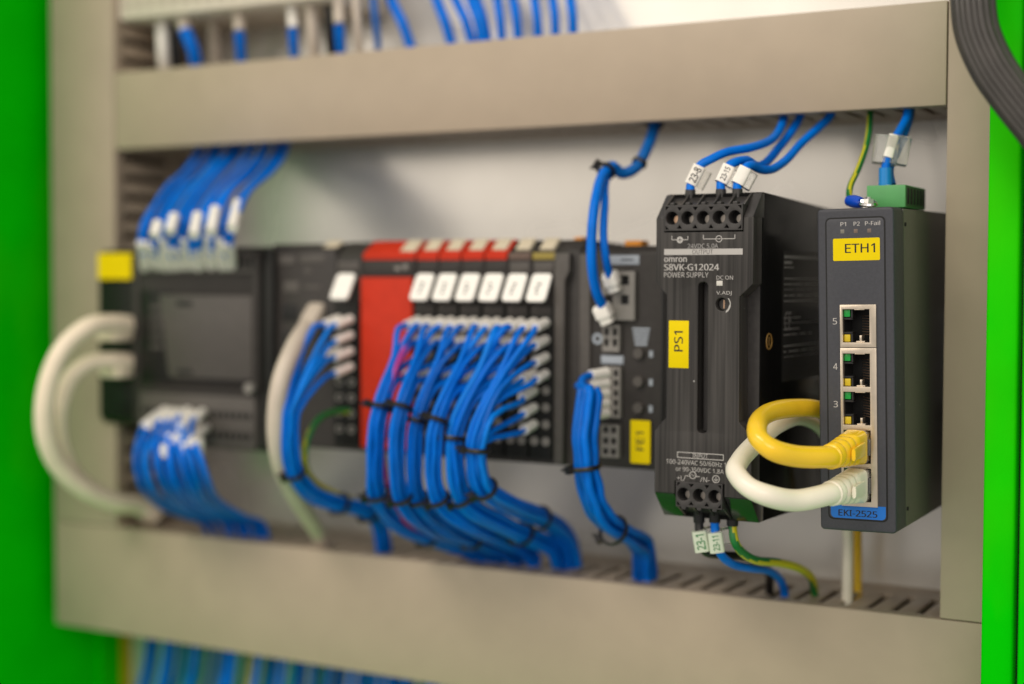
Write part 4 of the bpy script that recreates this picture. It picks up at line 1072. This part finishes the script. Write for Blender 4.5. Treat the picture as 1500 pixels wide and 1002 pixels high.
BBW = [[(-289.6, -83.0, -68.2), (-284.8, -98.0, -72.2), (-281.8, -108.0, -85.6), (-283.0, -104.0, -99.7), (-289.6, -84.0, -114.2), (-292.0, -62.0, -123.3), (-292.7, -46.0, -129.7), (-294.2, -40.0, -142.4)],
 [(-287.8, -83.0, -74.6), (-279.3, -102.0, -78.0), (-278.5, -111.0, -85.0), (-279.8, -107.0, -100.3), (-289.0, -84.0, -113.3), (-291.2, -62.0, -121.9), (-291.7, -46.0, -129.6), (-293.2, -40.0, -142.3)],
 [(-285.2, -83.0, -66.0), (-280.2, -98.0, -70.1), (-277.3, -108.0, -88.3), (-278.2, -104.0, -99.4), (-284.6, -84.0, -112.0), (-285.7, -62.0, -122.6), (-285.4, -46.0, -129.1), (-286.9, -40.0, -141.7)],
 [(-282.2, -83.0, -74.3), (-273.6, -102.0, -77.7), (-272.3, -111.0, -84.7), (-273.2, -107.0, -100.0), (-283.0, -84.0, -112.6), (-285.1, -62.0, -122.9), (-285.6, -46.0, -129.1), (-287.1, -40.0, -141.8)],
 [(-280.7, -83.0, -66.3), (-275.4, -98.0, -70.3), (-268.8, -108.0, -86.1), (-269.3, -104.0, -97.7), (-276.7, -84.0, -113.0), (-278.2, -62.0, -121.2), (-278.3, -46.0, -128.5), (-279.7, -40.0, -141.1)],
 [(-277.7, -83.0, -73.5), (-268.8, -102.0, -76.9), (-263.4, -111.0, -87.6), (-263.9, -107.0, -97.7), (-274.2, -84.0, -112.4), (-275.9, -62.0, -120.7), (-276.2, -46.0, -128.3), (-277.6, -40.0, -140.9)],
 [(-275.7, -83.0, -66.4), (-270.2, -98.0, -70.4), (-261.4, -108.0, -88.6), (-261.7, -104.0, -99.1), (-270.6, -84.0, -112.8), (-273.5, -62.0, -121.0), (-274.6, -46.0, -128.2), (-276.0, -40.0, -140.8)],
 [(-273.6, -83.0, -73.5), (-264.6, -102.0, -76.8), (-256.3, -111.0, -87.0), (-256.5, -107.0, -97.6), (-267.3, -84.0, -110.7), (-269.1, -62.0, -121.6), (-269.3, -46.0, -127.7), (-270.7, -40.0, -140.3)],
 [(-270.1, -83.0, -65.4), (-264.5, -98.0, -69.5), (-257.1, -108.0, -88.1), (-257.0, -104.0, -97.5), (-265.2, -84.0, -110.5), (-266.1, -62.0, -120.5), (-265.7, -46.0, -127.4), (-267.1, -40.0, -140.0)],
 [(-268.4, -83.0, -72.9), (-259.2, -102.0, -76.2), (-249.6, -111.0, -87.0), (-249.6, -107.0, -96.4), (-261.4, -84.0, -112.1), (-263.8, -62.0, -121.0), (-264.5, -46.0, -127.3), (-265.9, -40.0, -139.9)],
 [(-266.1, -83.0, -67.0), (-260.2, -98.0, -71.0), (-248.8, -108.0, -83.4), (-248.4, -104.0, -96.2), (-257.7, -84.0, -111.2), (-259.2, -62.0, -119.7), (-259.3, -46.0, -126.9), (-260.6, -40.0, -139.4)],
 [(-263.7, -83.0, -72.8), (-254.3, -102.0, -76.1), (-242.6, -111.0, -86.8), (-242.2, -107.0, -95.5), (-254.8, -84.0, -110.3), (-257.4, -62.0, -119.1), (-258.3, -46.0, -126.8), (-259.6, -40.0, -139.3)],
 [(-260.7, -83.0, -65.7), (-254.5, -98.0, -69.7), (-244.4, -108.0, -85.7), (-243.7, -104.0, -96.0), (-253.8, -84.0, -109.4), (-255.5, -62.0, -119.7), (-255.8, -46.0, -126.6), (-257.1, -40.0, -139.1)],
 [(-259.0, -83.0, -73.4), (-249.4, -102.0, -76.7), (-237.4, -111.0, -85.4), (-236.7, -107.0, -95.4), (-249.6, -84.0, -109.3), (-251.8, -62.0, -120.2), (-252.5, -46.0, -126.4), (-253.7, -40.0, -138.8)]]
t = thing("wire_bundle", "sagging fan of blue wires from the controller's underside to the bottom duct", "wire bundle", BBW[0][-1], "blue bundles of the left-hand modules")
for i, P in enumerate(BBW):
    part("wire", B().tube(smooth(P, 6), 1.5, 8), random.choice(BLUES), t, sm=70)
    q0, q1 = V(P[0]), V(P[1])
    part("marker_sleeve", B().cyl(q0, q0 + (q1 - q0) * random.uniform(.7, 1.35), 2.4, n=10), M_SLEEVE, t)
for a, c in (((-261.8, -108.0, -79.9), (-263.2, -108.0, -85.3)), ((-251.0, -106.0, -78.2), (-251.1, -106.0, -83.5)), ((-245.1, -104.0, -76.4), (-245.2, -104.0, -86.9))):
    part("marker_sleeve", B().cyl(a, c, 2.6, n=12), M_SLEEVE, t)

# adapter cables
ca = wire("beige_cable", "thick beige cable looping widest at the far left", [(-313.8, -78.0, -23.4), (-314.0, -90.0, -22.4), (-315.5, -106.0, -24.1), (-320.2, -118.0, -34.7), (-324.9, -124.0, -53.5), (-328.7, -122.0, -74.9), (-330.9, -112.0, -93.1), (-329.4, -96.0, -107.4), (-328.1, -74.0, -117.1), (-328.3, -56.0, -121.6), (-326.5, -46.0, -127.6)], 4.9, M_BEIGE, "beige cables of the side adapter", "cable")
part("plug", B().box(-326, -312, -90, -76, -31.5, -19.5, 1.5), M_BEIGE, ca)
cb = wire("beige_cable", "shorter beige cable tucked inside the wide loop at the far left", [(-314.0, -78.0, -42.5), (-316.1, -88.0, -41.4), (-321.9, -98.0, -42.5), (-326.6, -106.0, -49.2), (-330.8, -110.0, -65.7), (-334.2, -106.0, -83.5), (-336.1, -94.0, -101.7), (-333.0, -74.0, -115.3), (-332.7, -54.0, -122.2), (-331.3, -44.0, -129.4)], 4.3, M_BEIGE, "beige cables of the side adapter", "cable")
part("plug", B().box(-326, -312, -88, -76, -50.5, -38.5, 1.5), M_BEIGE, cb)

# ---------------------------------------------------------------- above the upper duct
td = thing("terminal_row", "cream terminal row at the top left edge of the picture", "terminal row", (-270, -30, 137))
part("housing", B().prism([(-2, 137.6), (-52, 137.6), (-56, 138.6), (-56, 200), (-2, 200)], 'x', -341, -205, .8, 2), M_CREAM, td)
for k in range(16):
    part("terminal_slot", B().box(-337 + 8 * k, -332.5 + 8 * k, -56.5, -55.7, 143, 151, .3), mat("cream_shade_plastic", (0.50, 0.44, 0.35), 0.45), td)
HW = [("white_wire", "white sleeved wire end, leftmost below the cream terminal row", [(-324.0, -42.0, 142.6), (-321.3, -44.0, 131.2), (-322.3, -42.0, 118.8), (-327.7, -34.0, 109.2)], 3.40, "w", 0.00),
 ("black_wire", "black wire beside the leftmost white sleeve at the top left", [(-318.8, -36.0, 146.7), (-317.6, -38.0, 131.7), (-319.0, -36.0, 117.5), (-322.6, -30.0, 107.5)], 3.40, "k", 0.00),
 ("blue_wire", "blue wire with white sleeve, leftmost blue one at the top left", [(-306.1, -46.0, 142.2), (-301.5, -48.0, 130.9), (-297.8, -46.0, 120.2), (-303.8, -36.0, 107.4)], 3.40, "b", 1.00),
 ("white_wire", "short white sleeved wire right of the leftmost blue wire at the top left", [(-300.2, -30.0, 146.1), (-297.6, -31.0, 134.8), (-299.2, -28.0, 127.4), (-303.5, -22.0, 110.9)], 3.00, "g", 0.00),
 ("blue_wire", "blue wire with a long white sleeve, second blue one at the top left", [(-269.9, -44.0, 144.7), (-267.4, -46.0, 134.4), (-268.2, -44.0, 122.9), (-274.7, -34.0, 107.6)], 2.70, "b", 1.60),
 ("blue_wire", "blue wire with a white sleeve, third blue one at the top left", [(-236.3, -44.0, 148.6), (-233.0, -46.0, 134.3), (-233.8, -44.0, 121.0), (-239.8, -34.0, 107.2)], 2.50, "b", 1.50),
 ("white_wire", "pale wire right of the third blue wire at the top left", [(-225.7, -42.0, 148.0), (-222.6, -44.0, 133.8), (-222.8, -42.0, 122.2), (-227.6, -34.0, 106.4)], 3.40, "g", 0.00),
 ("black_wire", "black wire between the pale and the blue wire at the top left", [(-215.3, -40.0, 147.4), (-213.0, -42.0, 136.7), (-213.7, -40.0, 123.5), (-217.9, -32.0, 107.7)], 2.60, "k", 0.00),
 ("blue_wire", "blue wire with white sleeve, fourth blue one at the top left", [(-206.5, -44.0, 147.6), (-204.3, -46.0, 134.6), (-204.9, -44.0, 121.5), (-210.5, -34.0, 107.0)], 2.60, "b", 1.60),
 ("grey_wire", "grey wire right of the fourth blue wire at the top left", [(-198.6, -40.0, 149.2), (-196.4, -42.0, 135.3), (-196.6, -40.0, 122.1), (-201.0, -32.0, 106.6)], 2.20, "g", 0.00),
 ("dark_wire", "dark blue wire, last of those under the cream row", [(-192.5, -34.0, 149.7), (-189.9, -36.0, 135.7), (-189.6, -34.0, 122.5), (-192.1, -28.0, 108.2)], 1.80, "d", 0.00)]
for k, (nm, lb_, P, r, m1, cap) in enumerate(HW):
    t = thing(nm, lb_, "wire", P[-1], "wires dropping from the cream terminal row")
    mm = {"b": M_BLUE, "w": M_SLEEVE, "k": M_TIE, "d": M_BLUED, "g": M_GREYC}[m1]
    part("conductor", B().tube(smooth(P, 6), r, 10), mm, t, sm=60)
    if cap:
        a = V(P[0]); c = a + (V(P[1]) - a) * cap
        part("ferrule", B().cyl(a, c, r * 1.2, r * 1.1, 12), M_SLEEVE if k % 2 else M_GREYC, t)
TW = [("leftmost blue wire in the row dropping into the upper duct", [(-211.5, -12.0, 304.4), (-202.8, -16.0, 219.3), (-193.4, -20.0, 155.6), (-186.1, -26.0, 140.3), (-176.8, -30.0, 127.1), (-172.5, -28.0, 113.6)], 2.6),
 ("second blue strand in the row, a plate reflection modelled as a wire", [(-185.6, -12.0, 299.6), (-177.2, -16.0, 215.8), (-168.0, -20.0, 153.2), (-159.4, -26.0, 138.0), (-152.1, -30.0, 126.1), (-148.7, -28.0, 112.9)], 2.6),  # modelled strand stands in for a faded reflection in the plate
 ("third blue wire in the row dropping into the upper duct", [(-174.9, -12.0, 297.6), (-166.6, -16.0, 214.4), (-157.6, -20.0, 152.2), (-148.4, -26.0, 137.0), (-140.5, -30.0, 125.8), (-137.0, -28.0, 112.7)], 2.4),
 ("fourth blue wire in the row dropping into the upper duct", [(-163.7, -12.0, 295.4), (-155.5, -16.0, 212.9), (-146.6, -20.0, 151.1), (-138.3, -26.0, 136.1), (-132.0, -30.0, 125.1), (-130.1, -28.0, 112.2)], 3.8),
 ("fifth blue wire in the row dropping into the upper duct", [(-146.3, -12.0, 292.2), (-138.2, -16.0, 210.5), (-129.5, -20.0, 149.4), (-124.9, -26.0, 134.9), (-121.0, -30.0, 124.2), (-121.0, -28.0, 111.6)], 2.2),
 ("sixth blue wire in the row dropping into the upper duct", [(-140.0, -12.0, 291.0), (-132.1, -16.0, 209.7), (-123.4, -20.0, 148.9), (-116.2, -26.0, 134.2), (-112.1, -30.0, 123.5), (-112.0, -28.0, 111.5)], 2.3),
 ("seventh blue wire in the row dropping into the upper duct", [(-127.0, -12.0, 288.6), (-119.1, -16.0, 207.9), (-110.6, -20.0, 147.6), (-104.7, -26.0, 133.1), (-101.0, -30.0, 123.2), (-101.3, -28.0, 111.4)], 2.2),
 ("eighth blue wire in the row dropping into the upper duct", [(-115.6, -12.0, 286.4), (-107.9, -16.0, 206.4), (-99.5, -20.0, 146.5), (-94.8, -26.0, 132.3), (-91.5, -30.0, 122.5), (-92.2, -28.0, 111.4)], 2.1),
 ("rightmost blue wire in the row dropping into the upper duct", [(-106.7, -12.0, 284.7), (-99.0, -16.0, 205.2), (-90.7, -20.0, 145.7), (-85.4, -26.0, 131.5), (-82.2, -30.0, 122.3), (-82.8, -28.0, 111.3)], 2.3)]
for k, (lb_, P, r) in enumerate(TW):
    wire("blue_wire", lb_, P, r, M_BLUE, "blue wires dropping into the upper duct")

# ---------------------------------------------------------------- below the bottom duct
random.seed(21)
t = thing("wire_curtain", "curtain of blue and teal wires hanging under the bottom duct", "wire bundle", (-300, -30, -330))
LW = [[(-354.2, -19.8, -189.0), (-356.7, -21.8, -218.5), (-362.7, -22.8, -238.6), (-369.9, -21.8, -275.5)],
 [(-353.6, -14.8, -189.0), (-356.1, -16.8, -220.1), (-360.8, -17.8, -239.9), (-372.7, -16.8, -277.7)],
 [(-327.0, -34.7, -189.0), (-329.3, -36.7, -213.1), (-333.0, -37.7, -231.9), (-339.8, -36.7, -267.5)],
 [(-340.1, -15.2, -189.0), (-342.5, -17.2, -219.7), (-347.2, -18.2, -238.9), (-356.6, -17.2, -276.0)],
 [(-331.5, -17.5, -189.0), (-333.8, -19.5, -218.7), (-339.8, -20.5, -237.8), (-343.2, -19.5, -273.7)],
 [(-320.7, -24.7, -189.0), (-323.1, -26.7, -216.2), (-324.7, -27.7, -234.3), (-337.7, -26.7, -271.2)],
 [(-309.0, -32.3, -189.0), (-311.2, -34.3, -213.5), (-315.0, -35.3, -231.5), (-322.3, -34.3, -267.0)],
 [(-310.3, -24.8, -189.0), (-312.6, -26.8, -215.9), (-319.7, -27.8, -234.3), (-327.3, -26.8, -270.3)],
 [(-310.2, -15.6, -189.0), (-312.5, -17.6, -218.8), (-317.9, -18.6, -237.0), (-319.9, -17.6, -272.3)],
 [(-294.3, -26.5, -189.0), (-296.6, -28.5, -215.0), (-299.3, -29.5, -232.2), (-307.2, -28.5, -267.7)],
 [(-282.6, -36.3, -189.0), (-284.8, -38.3, -211.6), (-290.6, -39.3, -228.8), (-293.4, -38.3, -262.9)],
 [(-278.7, -36.5, -189.0), (-280.9, -38.5, -211.4), (-283.8, -39.5, -228.1), (-293.0, -38.5, -263.1)],
 [(-279.8, -26.0, -189.0), (-282.0, -28.0, -214.8), (-284.4, -29.0, -231.4), (-297.4, -28.0, -267.4)],
 [(-266.4, -36.7, -189.0), (-268.5, -38.7, -211.1), (-270.0, -39.7, -227.0), (-282.5, -38.7, -262.3)],
 [(-261.4, -37.5, -189.0), (-263.5, -39.5, -210.7), (-268.2, -40.5, -226.9), (-279.0, -39.5, -261.8)],
 [(-264.7, -24.8, -189.0), (-266.9, -26.8, -214.9), (-269.5, -27.8, -230.8), (-278.6, -26.8, -265.9)],
 [(-260.2, -24.9, -189.0), (-262.4, -26.9, -214.7), (-267.4, -27.9, -230.8), (-270.0, -26.9, -264.9)],
 [(-246.9, -34.5, -189.0), (-249.0, -36.5, -211.3), (-250.6, -37.5, -226.5), (-262.4, -36.5, -261.3)],
 [(-239.4, -36.4, -189.0), (-241.5, -38.4, -210.5), (-245.2, -39.4, -225.7), (-251.8, -38.4, -259.5)],
 [(-239.3, -33.8, -189.0), (-241.3, -35.8, -211.4), (-246.8, -36.8, -226.7), (-252.0, -35.8, -260.5)],
 [(-247.8, -15.9, -189.0), (-250.0, -17.9, -217.3), (-253.2, -18.9, -232.6), (-261.2, -17.9, -267.6)],
 [(-226.7, -34.6, -189.0), (-228.7, -36.6, -210.9), (-229.9, -37.6, -225.1), (-243.2, -36.6, -259.8)],
 [(-226.0, -29.0, -189.0), (-228.1, -31.0, -212.6), (-231.0, -32.0, -227.0), (-238.5, -31.0, -261.0)],
 [(-215.7, -36.6, -189.0), (-217.8, -38.6, -210.0), (-221.6, -39.6, -224.1), (-228.0, -38.6, -257.5)],
 [(-225.1, -16.3, -189.0), (-227.2, -18.3, -216.7), (-231.3, -19.3, -231.1), (-241.6, -18.3, -266.0)],
 [(-223.7, -14.1, -189.0), (-225.8, -16.1, -217.4), (-231.1, -17.1, -231.9), (-239.2, -16.1, -266.5)],
 [(-206.8, -28.8, -189.0), (-208.9, -30.8, -212.2), (-210.8, -31.8, -225.7), (-219.5, -30.8, -259.5)],
 [(-203.9, -24.3, -189.0), (-205.9, -26.3, -213.6), (-208.3, -27.3, -227.0), (-215.9, -26.3, -260.7)],
 [(-202.2, -21.0, -189.0), (-204.3, -23.0, -214.6), (-205.6, -24.0, -227.8), (-212.4, -23.0, -261.4)],
 [(-194.2, -28.0, -189.0), (-196.2, -30.0, -212.2), (-197.2, -31.0, -225.0), (-210.4, -30.0, -259.3)],
 [(-185.3, -33.3, -189.0), (-187.3, -35.3, -210.3), (-193.1, -36.3, -223.5), (-195.3, -35.3, -255.7)],
 [(-179.9, -33.0, -189.0), (-181.8, -35.0, -210.3), (-185.0, -36.0, -222.8), (-188.2, -35.0, -255.0)],
 [(-178.7, -28.9, -189.0), (-180.6, -30.9, -211.6), (-186.4, -31.9, -224.4), (-190.2, -30.9, -256.9)],
 [(-166.8, -39.6, -189.0), (-168.7, -41.6, -207.9), (-169.9, -42.6, -219.6), (-181.4, -41.6, -252.7)],
 [(-178.0, -17.1, -189.0), (-180.0, -19.1, -215.3), (-185.1, -20.1, -228.0), (-188.2, -19.1, -260.7)],
 [(-164.7, -27.9, -189.0), (-166.7, -29.9, -211.6), (-170.3, -30.9, -223.5), (-180.6, -29.9, -256.8)],
 [(-152.9, -40.0, -189.0), (-154.8, -42.0, -207.4), (-156.6, -43.0, -218.7), (-163.8, -42.0, -250.8)],
 [(-150.4, -37.9, -189.0), (-152.2, -39.9, -208.0), (-155.9, -40.9, -219.5), (-160.8, -39.9, -251.2)]]
for i, P in enumerate(LW):
    mm = M_OLIVE if i in (13,) else (M_TEAL if random.random() < .14 else (M_BLUED if random.random() < .3 else M_BLUE))
    part("wire", B().tube(smooth(P, 5), 1.9, 8), mm, t, sm=70)
single("yellow_strip", B().box(-395.5, -388, -2.2, -.3, -330, -192, .4), mat("mustard_film", (0.42, 0.30, 0.004), 0.5), "narrow yellow strip on the plate beside the green wall, bottom left", "strip", (-390, -1, -330))

# ---------------------------------------------------------------- thick cable loom crossing the top right corner
lm = thing("cable_loom", "dark grey loom of parallel cables crossing the top right corner", "cable loom", (162.5, -132.0, 27.9))
sp = smooth([(115.4, -70.0, 268.6), (117.3, -96.0, 182.8), (119.7, -116.0, 127.2), (120.3, -122.0, 109.5), (121.6, -126.0, 97.0), (123.6, -128.0, 85.9), (129.3, -130.0, 73.2), (135.7, -131.0, 63.7), (143.6, -132.0, 53.4), (158.2, -132.0, 34.3)], 8)
fr = frames(sp)
vw = V(0.2, -1, 0).normalized()
for j, (a, c, r) in enumerate([(-7.4, .3, 2.0), (-5.4, -1.6, 1.7), (-3.0, -2.2, 1.9), (-.6, -2.7, 1.7), (1.9, -2.6, 1.9), (4.2, -2.1, 1.7), (6.3, -1.2, 1.8), (7.6, .6, 1.6), (-4.4, 2.0, 2.2), (0, 1.4, 2.8), (4.4, 1.8, 2.3)]):
    P = []
    for k, p in enumerate(sp):
        T_ = fr[k][0]; n = (vw - T_ * vw.dot(T_)).normalized(); w = T_.cross(n)
        P.append(p + w * (a * .78) - n * c)
    part("cable", B().tube(P, r, 10), M_DGREY, lm, sm=70)

# ---------------------------------------------------------------- wires added in the bottom duct to darken its slots
t = thing("wire_bundle", "dark wires added inside the bottom duct to darken its slots", "wire bundle", (-120, -35, -170), "wires inside the bottom duct")
random.seed(9)
for k in range(12):
    y = -49 + 3.4 * k; z = -146 - (k % 3) * 4
    P = [(x, y + random.uniform(-1.5, 1.5), z + random.uniform(-2, 2)) for x in range(-330, 130, 38)]
    part("wire", B().tube(smooth(P, 4), 2.3, 7), (M_TIE, M_BLUED, M_TIE)[k % 3], t, sm=70)
